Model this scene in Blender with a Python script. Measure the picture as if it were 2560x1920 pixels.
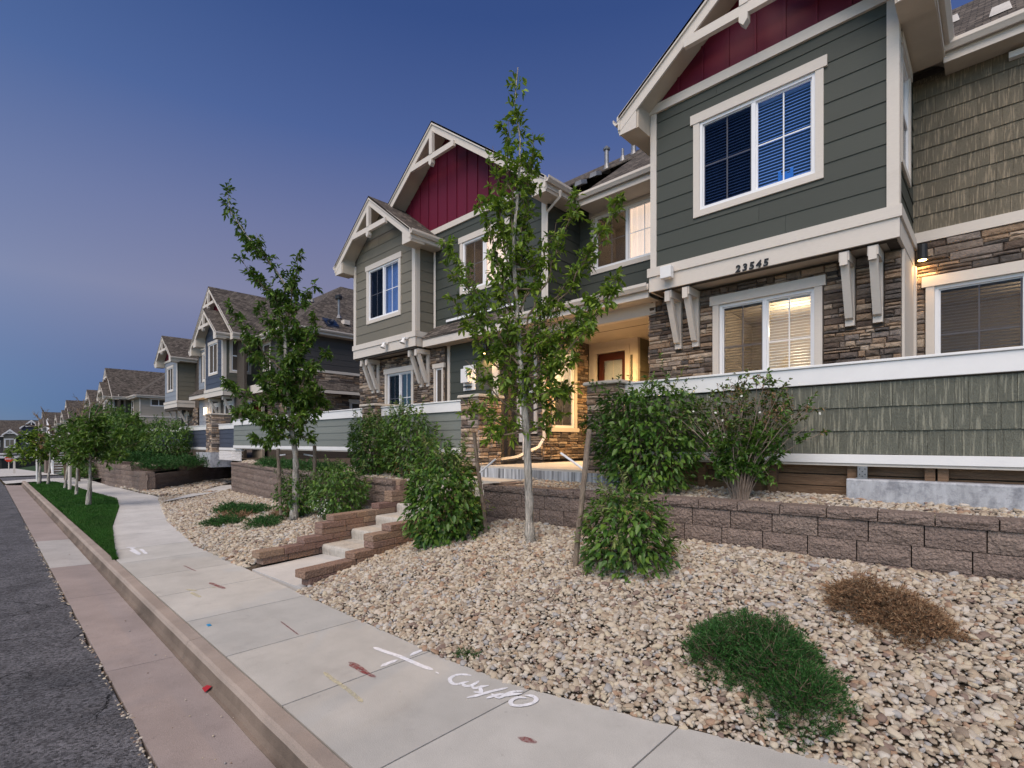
import bpy, bmesh, math, random
import numpy as np
from mathutils import Vector, noise

# ------------------------------------------------------------------ camera, world, sun, exposure
SC = bpy.context.scene
for o in list(bpy.data.objects):
    bpy.data.objects.remove(o)
COL = SC.collection
R = math.radians
rnd = random.Random(7)
EYE = 1.85
FX, FY = -.6917, .7222
RX, RY = .7222, .6917

cam = bpy.data.cameras.new('camera')
camo = bpy.data.objects.new('camera', cam)
COL.objects.link(camo)
camo.location = (0, 0, EYE)
camo.rotation_euler = (R(90), 0, math.atan2(.6917, .7222))
cam.lens = 1270 / 2560 * 36
cam.sensor_width = 36
cam.shift_y = 145 / 2560
cam.clip_start = .05
cam.clip_end = 3000
SC.camera = camo

SUN_ELEV, SUN_AZ = 8, 160          # the low glow stands behind the camera, over the street
w = bpy.data.worlds.new('World')
SC.world = w
w.use_nodes = True
nt = w.node_tree
nt.nodes.clear()
wo = nt.nodes.new('ShaderNodeOutputWorld')
bg = nt.nodes.new('ShaderNodeBackground')
sky = nt.nodes.new('ShaderNodeTexSky')
sky.sky_type = 'NISHITA'
sky.sun_disc = False
sky.sun_elevation = R(SUN_ELEV)
sky.sun_rotation = R(SUN_AZ)
sky.altitude = 1800
sky.air_density = 1.0
sky.dust_density = .3
sky.ozone_density = 3.0
SKY_STRENGTH, EXPO = .10, 1.32


def lin(c):
    return tuple(((q / 255) / 12.92 if q / 255 <= .04045 else (((q / 255) + .055) / 1.055) ** 2.4) for q in c)


# dusk away from the set sun: blue-grey earth shadow on the horizon, a dull mauve belt over it, deep blue above
geo = nt.nodes.new('ShaderNodeTexCoord')
sep = nt.nodes.new('ShaderNodeSeparateXYZ')
nt.links.new(geo.outputs['Generated'], sep.inputs[0])
dusk = nt.nodes.new('ShaderNodeValToRGB')
el = dusk.color_ramp.elements
stops = [(0, (58, 84, 142)), (.05, (66, 90, 146)), (.13, (98, 108, 150)), (.24, (130, 132, 162)), (.36, (112, 120, 160)), (.50, (78, 99, 152)), (.64, (55, 79, 134)), (1, (34, 56, 104))]
while len(el) < len(stops):
    el.new(.5)
k_ = 1 / (SKY_STRENGTH * 2 ** EXPO)
for e_, (p_, c_) in zip(el, stops):
    e_.position = p_
    e_.color = (*[min(8., q * k_) for q in lin(c_)], 1)
nt.links.new(sep.outputs[2], dusk.inputs[0])
# towards the glow behind the street the physical sky takes over
dot = nt.nodes.new('ShaderNodeVectorMath')
dot.operation = 'DOT_PRODUCT'
nt.links.new(geo.outputs['Generated'], dot.inputs[0])
dot.inputs[1].default_value = (.34, -.94, 0)
mr = nt.nodes.new('ShaderNodeMapRange')
mr.interpolation_type = 'SMOOTHSTEP'
mr.inputs['From Min'].default_value = -.75
mr.inputs['From Max'].default_value = .85
nt.links.new(dot.outputs['Value'], mr.inputs[0])
mixs = nt.nodes.new('ShaderNodeMix')
mixs.data_type = 'RGBA'
nt.links.new(mr.outputs[0], mixs.inputs['Factor'])
nt.links.new(dusk.outputs[0], mixs.inputs[6])
nt.links.new(sky.outputs[0], mixs.inputs[7])
nt.links.new(mixs.outputs[2], bg.inputs[0])
bg.inputs[1].default_value = SKY_STRENGTH
nt.links.new(bg.outputs[0], wo.inputs[0])

sl = bpy.data.lights.new('sun', 'SUN')
sl.energy = 1.5
sl.angle = R(55)
sl.color = (1.0, .86, .73)
so = bpy.data.objects.new('sun', sl)
COL.objects.link(so)
SUN_DIR = Vector((.34, -.94, 1.25))   # towards the light
so.rotation_euler = SUN_DIR.to_track_quat('Z', 'Y').to_euler()

vs = SC.view_settings
vs.view_transform = 'Standard'
vs.look = 'None'
vs.gamma = 1
vs.exposure = EXPO
vs.use_curve_mapping = False
SC.render.engine = 'CYCLES'
SC.render.resolution_x, SC.render.resolution_y = 1024, 768

# ------------------------------------------------------------------ materials
MATS = {}


def mat(name, col, rough=.7, var=.12, vscale=6., bump=.15, bscale=60., grain=None, obj_rand=.0, metallic=0.,
        spec=.3, ramp=None, ramp_mix=1., stain=None, trans=0.):
    """grain: (sx, sy, sz) stretches the fine noise; ramp: list of colours picked per piece."""
    m = bpy.data.materials.new(name)
    m.use_nodes = True
    t = m.node_tree
    N, L = t.nodes, t.links
    b = N['Principled BSDF']
    b.inputs['Roughness'].default_value = rough
    b.inputs['Metallic'].default_value = metallic
    b.inputs['Specular IOR Level'].default_value = spec
    tc = N.new('ShaderNodeTexCoord')
    mp = N.new('ShaderNodeMapping')
    L.new(tc.outputs['Object'], mp.inputs[0])
    if grain:
        mp.inputs['Scale'].default_value = grain
    n1 = N.new('ShaderNodeTexNoise')
    n1.inputs['Scale'].default_value = vscale
    n1.inputs['Detail'].default_value = 6
    n1.inputs['Roughness'].default_value = .65
    L.new(mp.outputs[0], n1.inputs[0])
    n2 = N.new('ShaderNodeTexNoise')
    n2.inputs['Scale'].default_value = bscale
    n2.inputs['Detail'].default_value = 5
    L.new(mp.outputs[0], n2.inputs[0])
    base = None
    if ramp:
        oi = N.new('ShaderNodeObjectInfo')
        ge = N.new('ShaderNodeNewGeometry')
        ad = N.new('ShaderNodeMath')
        ad.operation = 'ADD'
        L.new(oi.outputs['Random'], ad.inputs[0])
        L.new(ge.outputs['Random Per Island'], ad.inputs[1])
        fr = N.new('ShaderNodeMath')
        fr.operation = 'FRACT'
        L.new(ad.outputs[0], fr.inputs[0])
        cr = N.new('ShaderNodeValToRGB')
        cr.color_ramp.interpolation = 'CONSTANT' if len(ramp) > 4 else 'LINEAR'
        el = cr.color_ramp.elements
        while len(el) < len(ramp):
            el.new(.5)
        for i, c in enumerate(ramp):
            el[i].position = i / len(ramp) if len(ramp) > 4 else i / (len(ramp) - 1)
            el[i].color = (*c, 1)
        L.new(fr.outputs[0], cr.inputs[0])
        base = cr.outputs[0]
    mx = N.new('ShaderNodeMix')
    mx.data_type = 'RGBA'
    mx.blend_type = 'MULTIPLY'
    mx.inputs['Factor'].default_value = 1
    rp = N.new('ShaderNodeMapRange')
    rp.inputs['From Min'].default_value = .3
    rp.inputs['From Max'].default_value = .7
    rp.inputs['To Min'].default_value = 1 - var
    rp.inputs['To Max'].default_value = 1 + var
    L.new(n1.outputs[0], rp.inputs[0])
    vv = rp.outputs[0]
    if obj_rand:
        oi2 = N.new('ShaderNodeObjectInfo')
        r2 = N.new('ShaderNodeMapRange')
        r2.inputs['To Min'].default_value = 1 - obj_rand
        r2.inputs['To Max'].default_value = 1 + obj_rand
        L.new(oi2.outputs['Random'], r2.inputs[0])
        mm = N.new('ShaderNodeMath')
        mm.operation = 'MULTIPLY'
        L.new(vv, mm.inputs[0])
        L.new(r2.outputs[0], mm.inputs[1])
        vv = mm.outputs[0]
    if base:
        L.new(base, mx.inputs[6])
    else:
        mx.inputs[6].default_value = (*col, 1)
    L.new(vv, mx.inputs[7])
    out = mx.outputs[2]
    if stain:                       # (colour, scale, low, high, strength)
        n3 = N.new('ShaderNodeTexNoise')
        n3.inputs['Scale'].default_value = stain[1]
        n3.inputs['Detail'].default_value = 8
        n3.inputs['Roughness'].default_value = .7
        L.new(tc.outputs['Object'], n3.inputs[0])
        r3 = N.new('ShaderNodeMapRange')
        r3.inputs['From Min'].default_value = stain[2]
        r3.inputs['From Max'].default_value = stain[3]
        r3.inputs['To Max'].default_value = stain[4]
        L.new(n3.outputs[0], r3.inputs[0])
        m3 = N.new('ShaderNodeMix')
        m3.data_type = 'RGBA'
        L.new(r3.outputs[0], m3.inputs['Factor'])
        L.new(out, m3.inputs[6])
        m3.inputs[7].default_value = (*stain[0], 1)
        out = m3.outputs[2]
    L.new(out, b.inputs['Base Color'])
    if bump:
        bp = N.new('ShaderNodeBump')
        bp.inputs['Strength'].default_value = min(1, bump)
        bp.inputs['Distance'].default_value = .02 * max(1, bump)
        L.new(n2.outputs[0], bp.inputs['Height'])
        L.new(bp.outputs[0], b.inputs['Normal'])
    if trans:
        tr = N.new('ShaderNodeBsdfTranslucent')
        L.new(out, tr.inputs[0])
        ms = N.new('ShaderNodeMixShader')
        ms.inputs[0].default_value = trans
        L.new(b.outputs[0], ms.inputs[1])
        L.new(tr.outputs[0], ms.inputs[2])
        L.new(ms.outputs[0], N['Material Output'].inputs[0])
    MATS[name] = m
    return m


def M(n):
    return MATS[n]


STONES = [(.11, .082, .064), (.24, .17, .12), (.33, .25, .185), (.085, .073, .067), (.17, .135, .112), (.27, .185, .125),
          (.38, .30, .23), (.12, .095, .082), (.20, .165, .145), (.10, .072, .057), (.27, .215, .175)]
mat('stone', None, .85, .32, 14, .9, 45, ramp=STONES)
mat('stone_tan', None, .85, .30, 14, .9, 45, ramp=[(a * 1.45, b_ * 1.45, c * 1.45) for a, b_, c in STONES[1:]])
mat('mortar', (.075, .062, .052), .95, .2, 20, .4, 80)
mat('siding_green', (.055, .061, .052), .6, .06, 3, .12, 10, grain=(3, 3, 60), obj_rand=.06)
mat('siding_tan', (.165, .150, .118), .6, .07, 3, .12, 10, grain=(3, 3, 60), obj_rand=.06)
mat('siding_olive', (.105, .102, .08), .6, .07, 3, .12, 10, grain=(3, 3, 60), obj_rand=.06)
mat('siding_navy', (.055, .065, .095), .6, .07, 3, .1, 10, grain=(3, 3, 60), obj_rand=.05)
mat('siding_blue', (.23, .25, .29), .6, .07, 3, .1, 10, grain=(3, 3, 60), obj_rand=.05)
mat('siding_char', (.07, .066, .064), .6, .07, 3, .1, 10, grain=(3, 3, 60), obj_rand=.05)
mat('siding_fence', (.185, .20, .185), .6, .07, 3, .1, 10, grain=(3, 3, 60), obj_rand=.05)
mat('siding_beige', (.34, .30, .25), .6, .07, 3, .1, 10, grain=(3, 3, 60), obj_rand=.05)
mat('trim', (.60, .545, .49), .55, .05, 4, .12, 9, grain=(4, 4, 40), stain=((.40, .35, .30), 3, .55, .85, .35))
mat('trim_white', (.74, .73, .73), .35, .03, 4, .03, 30)
mat('red_panel', (.115, .006, .022), .5, .08, 4, .08, 12, grain=(40, 40, 3), obj_rand=.08)
mat('soffit', (.50, .44, .37), .7, .06, 4, .1, 20)
mat('vinyl', (.78, .78, .80), .35, .02, 4, 0, 20)
mat('black_metal', (.02, .02, .022), .4, .1, 10, .05, 60)
mat('galv', (.24, .24, .25), .45, .15, 10, .1, 40, metallic=.6)
mat('door_red', (.075, .018, .010), .4, .1, 8, .1, 20, grain=(20, 20, 2))
mat('curtain', (.75, .72, .70), .9, .05, 8, .3, 10, grain=(20, 20, .3))
mat('room', (.55, .50, .44), .9, .05, 3, 0, 10)
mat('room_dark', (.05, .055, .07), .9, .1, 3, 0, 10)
mat('blind', (.72, .70, .67), .5, .03, 4, 0, 10)
mat('wood', (.17, .105, .065), .8, .35, 5, .5, 12, grain=(1.2, 14, 14), obj_rand=.2)
mat('stake_wood', (.23, .18, .14), .85, .35, 12, .6, 25, grain=(8, 8, 1.2), stain=((.09, .06, .045), 5, .45, .7, .8))
mat('pvc', (.62, .62, .64), .4, .03, 4, 0, 10)
mat('block', None, .95, .48, 55, 2.6, 34, ramp=[(.185, .138, .118), (.23, .175, .150), (.205, .155, .134), (.245, .19, .162)])
mat('block_tan', None, .92, .34, 50, 1.8, 40, ramp=[(.27, .175, .125), (.21, .13, .11), (.30, .21, .15), (.235, .15, .128)])
mat('litter_red', (.30, .012, .015), .5)
mat('paint_white', (.78, .78, .82), .7, .15, 25, .1, 60)
mat('paint_red', (.24, .045, .045), .8, .2, 30, .1, 60)
mat('paint_yellow', (.58, .53, .36), .8, .25, 30, .1, 60)
for nm_ in ('paint_white', 'paint_red', 'paint_yellow'):
    t = M(nm_).node_tree
    N, L = t.nodes, t.links
    tc = N.new('ShaderNodeTexCoord')
    n1_ = N.new('ShaderNodeTexNoise')
    n1_.inputs['Scale'].default_value = 28
    n1_.inputs['Detail'].default_value = 8
    n1_.inputs['Roughness'].default_value = .8
    L.new(tc.outputs['Object'], n1_.inputs[0])
    r1_ = N.new('ShaderNodeMapRange')
    r1_.inputs['From Min'].default_value = .27 if nm_ == 'paint_white' else .36
    r1_.inputs['From Max'].default_value = .45 if nm_ == 'paint_white' else .56
    r1_.inputs['To Max'].default_value = .92 if nm_ == 'paint_white' else .72
    L.new(n1_.outputs[0], r1_.inputs[0])
    tr_ = N.new('ShaderNodeBsdfTransparent')
    ms_ = N.new('ShaderNodeMixShader')
    L.new(r1_.outputs[0], ms_.inputs[0])
    L.new(tr_.outputs[0], ms_.inputs[1])
    L.new(N['Principled BSDF'].outputs[0], ms_.inputs[2])
    L.new(ms_.outputs[0], N['Material Output'].inputs[0])
mat('blue_plastic', (.02, .25, .5), .4)
mat('teal_paint', (.16, .42, .52), .5)
mat('car_paint', (.7, .72, .75), .25, .02, 4, 0, 10)
mat('tyre', (.02, .02, .02), .8)
mat('sign_red', (.65, .05, .02), .5)
mat('bark', (.46, .42, .37), .95, .75, 4.5, 3.0, 9, grain=(9, 9, 1.0))
mat('twig', (.16, .12, .085), .9, .3, 12, .5, 40)
mat('twig_grey', (.26, .20, .16), .9, .3, 12, .5, 40)
mat('leaf_tree', None, .5, .25, 3, 0, 10, ramp=[(.06, .12, .013), (.13, .22, .022), (.24, .34, .035)], trans=.35, spec=.4)
mat('leaf_tree_dark', None, .5, .25, 3, 0, 10, ramp=[(.035, .085, .010), (.07, .145, .016), (.13, .21, .025)], trans=.3, spec=.4)
mat('leaf_bush', None, .45, .25, 3, 0, 10, ramp=[(.034, .095, .014), (.07, .155, .02), (.13, .22, .03)], trans=.25, spec=.5)
mat('leaf_tip', None, .5, .2, 3, 0, 10, ramp=[(.16, .23, .05), (.22, .28, .08), (.25, .26, .10)], trans=.3)
mat('leaf_olive', None, .5, .25, 3, 0, 10, ramp=[(.06, .075, .025), (.10, .12, .035), (.15, .15, .05)], trans=.25)
mat('flower_brown', None, .8, .2, 3, 0, 10, ramp=[(.16, .085, .04), (.22, .13, .06), (.28, .19, .10)])
mat('flower_white', (.6, .6, .55), .8)
mat('juniper', None, .6, .2, 5, 0, 10, ramp=[(.012, .050, .010), (.026, .090, .016), (.05, .14, .03)], trans=.15)
mat('dead_juniper', None, .9, .2, 5, 0, 10, ramp=[(.15, .075, .04), (.25, .145, .08), (.34, .235, .14)], trans=.1)
mat('grass', None, .6, .35, 1.4, 0, 10, ramp=[(.014, .070, .006), (.026, .105, .010), (.045, .14, .018), (.07, .14, .03)], trans=.25)
mat('turf_soil', (.02, .045, .012), .95, .3, 3, .6, 80)
mat('soil', (.10, .075, .055), .95, .35, 8, 1.2, 60)
mat('far_ground', (.16, .14, .095), .95, .25, .4, .2, 10)
mat('hill', (.045, .05, .05), .95, .25, .02, .2, .2)
mat('cement', (.40, .41, .44), .85, .2, 6, .3, 60, grain=(3, 3, .7), stain=((.13, .135, .16), 7, .46, .66, .75))

mat('drip', (.33, .34, .36), .85, .95, 1.6, .3, 60, grain=(11, 11, .35))
mat('cement_pale', (.46, .43, .39), .85, .16, 5, .4, 60, grain=(7, 7, .8), stain=((.17, .155, .14), 7, .50, .72, .6))

PEB = [(.55, .47, .37), (.47, .39, .30), (.62, .56, .47), (.38, .31, .24), (.52, .46, .39), (.57, .49, .37), (.61, .56, .50), (.44, .35, .26),
       (.31, .25, .20), (.53, .45, .35), (.46, .40, .33), (.60, .52, .41), (.50, .42, .32), (.56, .51, .45), (.35, .28, .22), (.40, .27, .19),
       (.26, .19, .16), (.58, .50, .42), (.40, .385, .38), (.49, .43, .36)]
PEB = [(a * .84, b_ * .83, c * .82) for a, b_, c in PEB]
mat('pebble', None, .8, .22, 45, .35, 90, ramp=PEB, spec=.25)


def concrete(name, col, crack=False, patch=.14, spots=True):
    m = mat(name, col, .88, patch, 1.3, .22, 150, stain=((col[0] * .55, col[1] * .52, col[2] * .52), 2.2, .56, .80, .45), obj_rand=.05)
    t = m.node_tree
    N, L = t.nodes, t.links
    b = N['Principled BSDF']
    src = b.inputs['Base Color'].links[0].from_socket
    tc = N.new('ShaderNodeTexCoord')
    # fine speckle of sand and dark blots
    n = N.new('ShaderNodeTexNoise')
    n.inputs['Scale'].default_value = 180
    n.inputs['Detail'].default_value = 3
    L.new(tc.outputs['Object'], n.inputs[0])
    r = N.new('ShaderNodeMapRange')
    r.inputs['From Min'].default_value = .3
    r.inputs['From Max'].default_value = .7
    r.inputs['To Min'].default_value = .82
    r.inputs['To Max'].default_value = 1.16
    L.new(n.outputs[0], r.inputs[0])
    mx = N.new('ShaderNodeMix')
    mx.data_type = 'RGBA'
    mx.blend_type = 'MULTIPLY'
    mx.inputs['Factor'].default_value = 1
    L.new(src, mx.inputs[6])
    L.new(r.outputs[0], mx.inputs[7])
    out = mx.outputs[2]
    if spots:
        n2 = N.new('ShaderNodeTexNoise')
        n2.inputs['Scale'].default_value = 11
        n2.inputs['Detail'].default_value = 6
        n2.inputs['Roughness'].default_value = .75
        L.new(tc.outputs['Object'], n2.inputs[0])
        r2 = N.new('ShaderNodeMapRange')
        r2.inputs['From Min'].default_value = .63
        r2.inputs['From Max'].default_value = .74
        r2.inputs['To Max'].default_value = .6
        L.new(n2.outputs[0], r2.inputs[0])
        m2 = N.new('ShaderNodeMix')
        m2.data_type = 'RGBA'
        L.new(r2.outputs[0], m2.inputs['Factor'])
        L.new(out, m2.inputs[6])
        m2.inputs[7].default_value = (col[0] * .35, col[1] * .33, col[2] * .32, 1)
        out = m2.outputs[2]
    L.new(out, b.inputs['Base Color'])
    return m


concrete('walk', (.44, .425, .40))
concrete('walk_light', (.50, .485, .47))
concrete('gutter', (.30, .25, .235))
concrete('gutter_light', (.42, .40, .385))
concrete('kerb', (.31, .255, .22), patch=.2)
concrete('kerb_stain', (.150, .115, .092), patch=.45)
concrete('slab', (.50, .45, .39), spots=False)

# asphalt with aggregate and cracks
m = mat('asphalt', (.072, .071, .078), .85, .35, 2.0, 1.0, 160)
t = m.node_tree
N, L = t.nodes, t.links
b = N['Principled BSDF']
src = b.inputs['Base Color'].links[0].from_socket
tc = N.new('ShaderNodeTexCoord')
vo = N.new('ShaderNodeTexVoronoi')
vo.inputs['Scale'].default_value = 62
L.new(tc.outputs['Object'], vo.inputs[0])
cr = N.new('ShaderNodeMapRange')
cr.inputs['To Min'].default_value = .25
cr.inputs['To Max'].default_value = 2.9
L.new(vo.outputs['Color'], cr.inputs[0])
mx = N.new('ShaderNodeMix')
mx.data_type = 'RGBA'
mx.blend_type = 'MULTIPLY'
mx.inputs['Factor'].default_value = 1
L.new(src, mx.inputs[6])
L.new(cr.outputs[0], mx.inputs[7])
wn = N.new('ShaderNodeTexNoise')
wn.inputs['Scale'].default_value = 5
wn.inputs['Detail'].default_value = 9
wn.inputs['Roughness'].default_value = .7
L.new(tc.outputs['Object'], wn.inputs[0])
wm = N.new('ShaderNodeMix')
wm.data_type = 'RGBA'
wm.inputs['Factor'].default_value = .24
L.new(tc.outputs['Object'], wm.inputs[6])
L.new(wn.outputs['Color'], wm.inputs[7])
v2 = N.new('ShaderNodeTexVoronoi')
v2.feature = 'DISTANCE_TO_EDGE'
v2.inputs['Scale'].default_value = 1.1
L.new(wm.outputs[2], v2.inputs[0])
c2 = N.new('ShaderNodeMapRange')
c2.inputs['From Min'].default_value = .0015
c2.inputs['From Max'].default_value = .008
L.new(v2.outputs[0], c2.inputs[0])
# only some stretches of the web are open cracks
cn = N.new('ShaderNodeTexNoise')
cn.inputs['Scale'].default_value = 1.4
L.new(tc.outputs['Object'], cn.inputs[0])
cm_ = N.new('ShaderNodeMapRange')
cm_.inputs['From Min'].default_value = .47
cm_.inputs['From Max'].default_value = .55
L.new(cn.outputs[0], cm_.inputs[0])
mxx = N.new('ShaderNodeMath')
mxx.operation = 'MAXIMUM'
L.new(c2.outputs[0], mxx.inputs[0])
L.new(cm_.outputs[0], mxx.inputs[1])
c2 = mxx
m4 = N.new('ShaderNodeMix')
m4.data_type = 'RGBA'
L.new(c2.outputs[0], m4.inputs['Factor'])
m4.inputs[6].default_value = (.008, .008, .009, 1)
L.new(mx.outputs[2], m4.inputs[7])
L.new(m4.outputs[2], b.inputs['Base Color'])
bp = [n for n in N if n.type == 'BUMP'][0]
bp2 = N.new('ShaderNodeBump')
bp2.inputs['Distance'].default_value = .02
L.new(c2.outputs[0], bp2.inputs['Height'])
L.new(bp.outputs[0], bp2.inputs['Normal'])
L.new(bp2.outputs[0], b.inputs['Normal'])

# shake texture: vertical wood grain streaks
for nm, c in (('shake_fence', (.165, .168, .135)), ('shake_wall', (.19, .165, .122))):
    m = mat(nm, c, .65, .10, 4, .9, 16, grain=(26, 26, 1.4), obj_rand=.08,)
    t = m.node_tree
    N, L = t.nodes, t.links
    b = N['Principled BSDF']
    src = b.inputs['Base Color'].links[0].from_socket
    tc = N.new('ShaderNodeTexCoord')
    mp = N.new('ShaderNodeMapping')
    mp.inputs['Scale'].default_value = (58, 58, 1.3)
    L.new(tc.outputs['Object'], mp.inputs[0])
    oi = N.new('ShaderNodeObjectInfo')
    n = N.new('ShaderNodeTexNoise')
    n.noise_dimensions = '4D'
    n.inputs['Scale'].default_value = 1.0
    n.inputs['Detail'].default_value = 4
    wv = N.new('ShaderNodeMath')
    wv.operation = 'MULTIPLY'
    wv.inputs[1].default_value = 40
    L.new(oi.outputs['Random'], wv.inputs[0])
    L.new(wv.outputs[0], n.inputs['W'])
    L.new(mp.outputs[0], n.inputs[0])
    r = N.new('ShaderNodeMapRange')
    r.inputs['From Min'].default_value = .53
    r.inputs['From Max'].default_value = .62
    r.inputs['To Max'].default_value = .8
    L.new(n.outputs[0], r.inputs[0])
    mx = N.new('ShaderNodeMix')
    mx.data_type = 'RGBA'
    L.new(r.outputs[0], mx.inputs['Factor'])
    L.new(src, mx.inputs[6])
    mx.inputs[7].default_value = (c[0] * 2.1, c[1] * 2.0, c[2] * 1.95, 1)
    L.new(mx.outputs[2], b.inputs['Base Color'])

# roof shingles: tabs with offset tones; the grid follows the object's own x, y, z
def roof_mat(name, axis):
    m = mat(name, (.088, .080, .075), .95, .35, 30, .5, 120)
    t = m.node_tree
    N, L = t.nodes, t.links
    b = N['Principled BSDF']
    src = b.inputs['Base Color'].links[0].from_socket
    tc = N.new('ShaderNodeTexCoord')
    sp = N.new('ShaderNodeSeparateXYZ')
    L.new(tc.outputs['Object'], sp.inputs[0])
    cb = N.new('ShaderNodeCombineXYZ')
    L.new(sp.outputs[axis], cb.inputs[0])
    L.new(sp.outputs[2], cb.inputs[1])
    br = N.new('ShaderNodeTexBrick')
    br.inputs['Scale'].default_value = 1
    br.inputs['Brick Width'].default_value = .17
    br.inputs['Row Height'].default_value = .083
    br.inputs['Mortar Size'].default_value = .006
    br.inputs['Color1'].default_value = (.55, .5, .47, 1)
    br.inputs['Color2'].default_value = (1.75, 1.62, 1.5, 1)
    br.inputs['Mortar'].default_value = (.25, .25, .25, 1)
    L.new(cb.outputs[0], br.inputs[0])
    mx = N.new('ShaderNodeMix')
    mx.data_type = 'RGBA'
    mx.blend_type = 'MULTIPLY'
    mx.inputs['Factor'].default_value = 1
    L.new(src, mx.inputs[6])
    L.new(br.outputs[0], mx.inputs[7])
    L.new(mx.outputs[2], b.inputs['Base Color'])
    bp = [n for n in N if n.type == 'BUMP'][0]
    b2 = N.new('ShaderNodeBump')
    b2.inputs['Distance'].default_value = .03
    L.new(br.outputs[0], b2.inputs['Height'])
    L.new(bp.outputs[0], b2.inputs['Normal'])
    L.new(b2.outputs[0], b.inputs['Normal'])


roof_mat('roof_x', 0)     # courses run along x
roof_mat('roof_y', 1)     # courses run along y


def glass_mat(name, tint, ior=1.7):
    m = bpy.data.materials.new(name)
    m.use_nodes = True
    t = m.node_tree
    N, L = t.nodes, t.links
    N.clear()
    o = N.new('ShaderNodeOutputMaterial')
    tr = N.new('ShaderNodeBsdfTransparent')
    tr.inputs[0].default_value = (*tint, 1)
    gl = N.new('ShaderNodeBsdfGlossy')
    gl.inputs['Roughness'].default_value = .02
    fr = N.new('ShaderNodeFresnel')
    fr.inputs[0].default_value = ior
    n = N.new('ShaderNodeTexNoise')
    n.inputs['Scale'].default_value = 1.3
    tc = N.new('ShaderNodeTexCoord')
    L.new(tc.outputs['Object'], n.inputs[0])
    bp = N.new('ShaderNodeBump')
    bp.inputs['Strength'].default_value = .05
    bp.inputs['Distance'].default_value = .01
    L.new(n.outputs[0], bp.inputs['Height'])
    L.new(bp.outputs[0], gl.inputs['Normal'])
    ms = N.new('ShaderNodeMixShader')
    gg = N.new('ShaderNodeNewGeometry')
    inv = N.new('ShaderNodeMath')
    inv.operation = 'SUBTRACT'
    inv.inputs[0].default_value = 1
    L.new(gg.outputs['Backfacing'], inv.inputs[1])
    mu = N.new('ShaderNodeMath')
    mu.operation = 'MULTIPLY'
    L.new(fr.outputs[0], mu.inputs[0])
    L.new(inv.outputs[0], mu.inputs[1])
    L.new(mu.outputs[0], ms.inputs[0])
    L.new(tr.outputs[0], ms.inputs[1])
    L.new(gl.outputs[0], ms.inputs[2])
    L.new(ms.outputs[0], o.inputs[0])
    MATS[name] = m


glass_mat('glass', (.85, .88, .9), 1.75)
glass_mat('glass_blue', (.55, .66, .85), 2.1)
glass_mat('glass_deep', (.62, .76, 1.0), 1.85)
glass_mat('screen', (.60, .60, .62), 1.12)


def emit_mat(name, col, s):
    m = bpy.data.materials.new(name)
    m.use_nodes = True
    b = m.node_tree.nodes['Principled BSDF']
    b.inputs['Base Color'].default_value = (*col, 1)
    b.inputs['Emission Color'].default_value = (*col, 1)
    b.inputs['Emission Strength'].default_value = s
    MATS[name] = m


emit_mat('lamp_glow', (1, .62, .22), 7)
emit_mat('lamp_soft', (1, .72, .42), 2.0)
emit_mat('shade_lit', (.85, .64, .50), .42)

# ------------------------------------------------------------------ mesh helpers
ORG = {}


def link(o, parent=None):
    COL.objects.link(o)
    if parent:
        o.parent = parent
    return o


def thing(name, loc, label, cat, group=None):
    o = bpy.data.objects.new(name, None)
    o.empty_display_size = .2
    link(o)
    o.location = loc
    ORG[o] = Vector(loc)
    o['label'] = label
    o['category'] = cat
    if group:
        o['group'] = group
    return o


def tag(o, label=None, cat=None, group=None, kind=None):
    if label:
        o['label'] = label
    if cat:
        o['category'] = cat
    if group:
        o['group'] = group
    if kind:
        o['kind'] = kind
    return o


class Fr:
    """a wall plane: u along it, z up, n out of it"""

    def __init__(s, o, u, n):
        s.o, s.u, s.nn = o, u, n
        s.det = u[0] * (0 * 0 - 1 * n[1]) - u[1] * (0 * 0 - 1 * n[0]) if False else (u[0] * -n[1] + u[1] * n[0])

    def p(s, u, z, n):
        return (s.o[0] + s.u[0] * u + s.nn[0] * n, s.o[1] + s.u[1] * u + s.nn[1] * n, z)


def FRONT(y):
    return Fr((0, y), (1, 0), (0, -1))


def SIDE(x):
    return Fr((x, 0), (0, 1), (1, 0))


def SIDEL(x):
    return Fr((x, 0), (0, 1), (-1, 0))


WORLD = Fr((0, 0), (1, 0), (0, -1))


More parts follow.
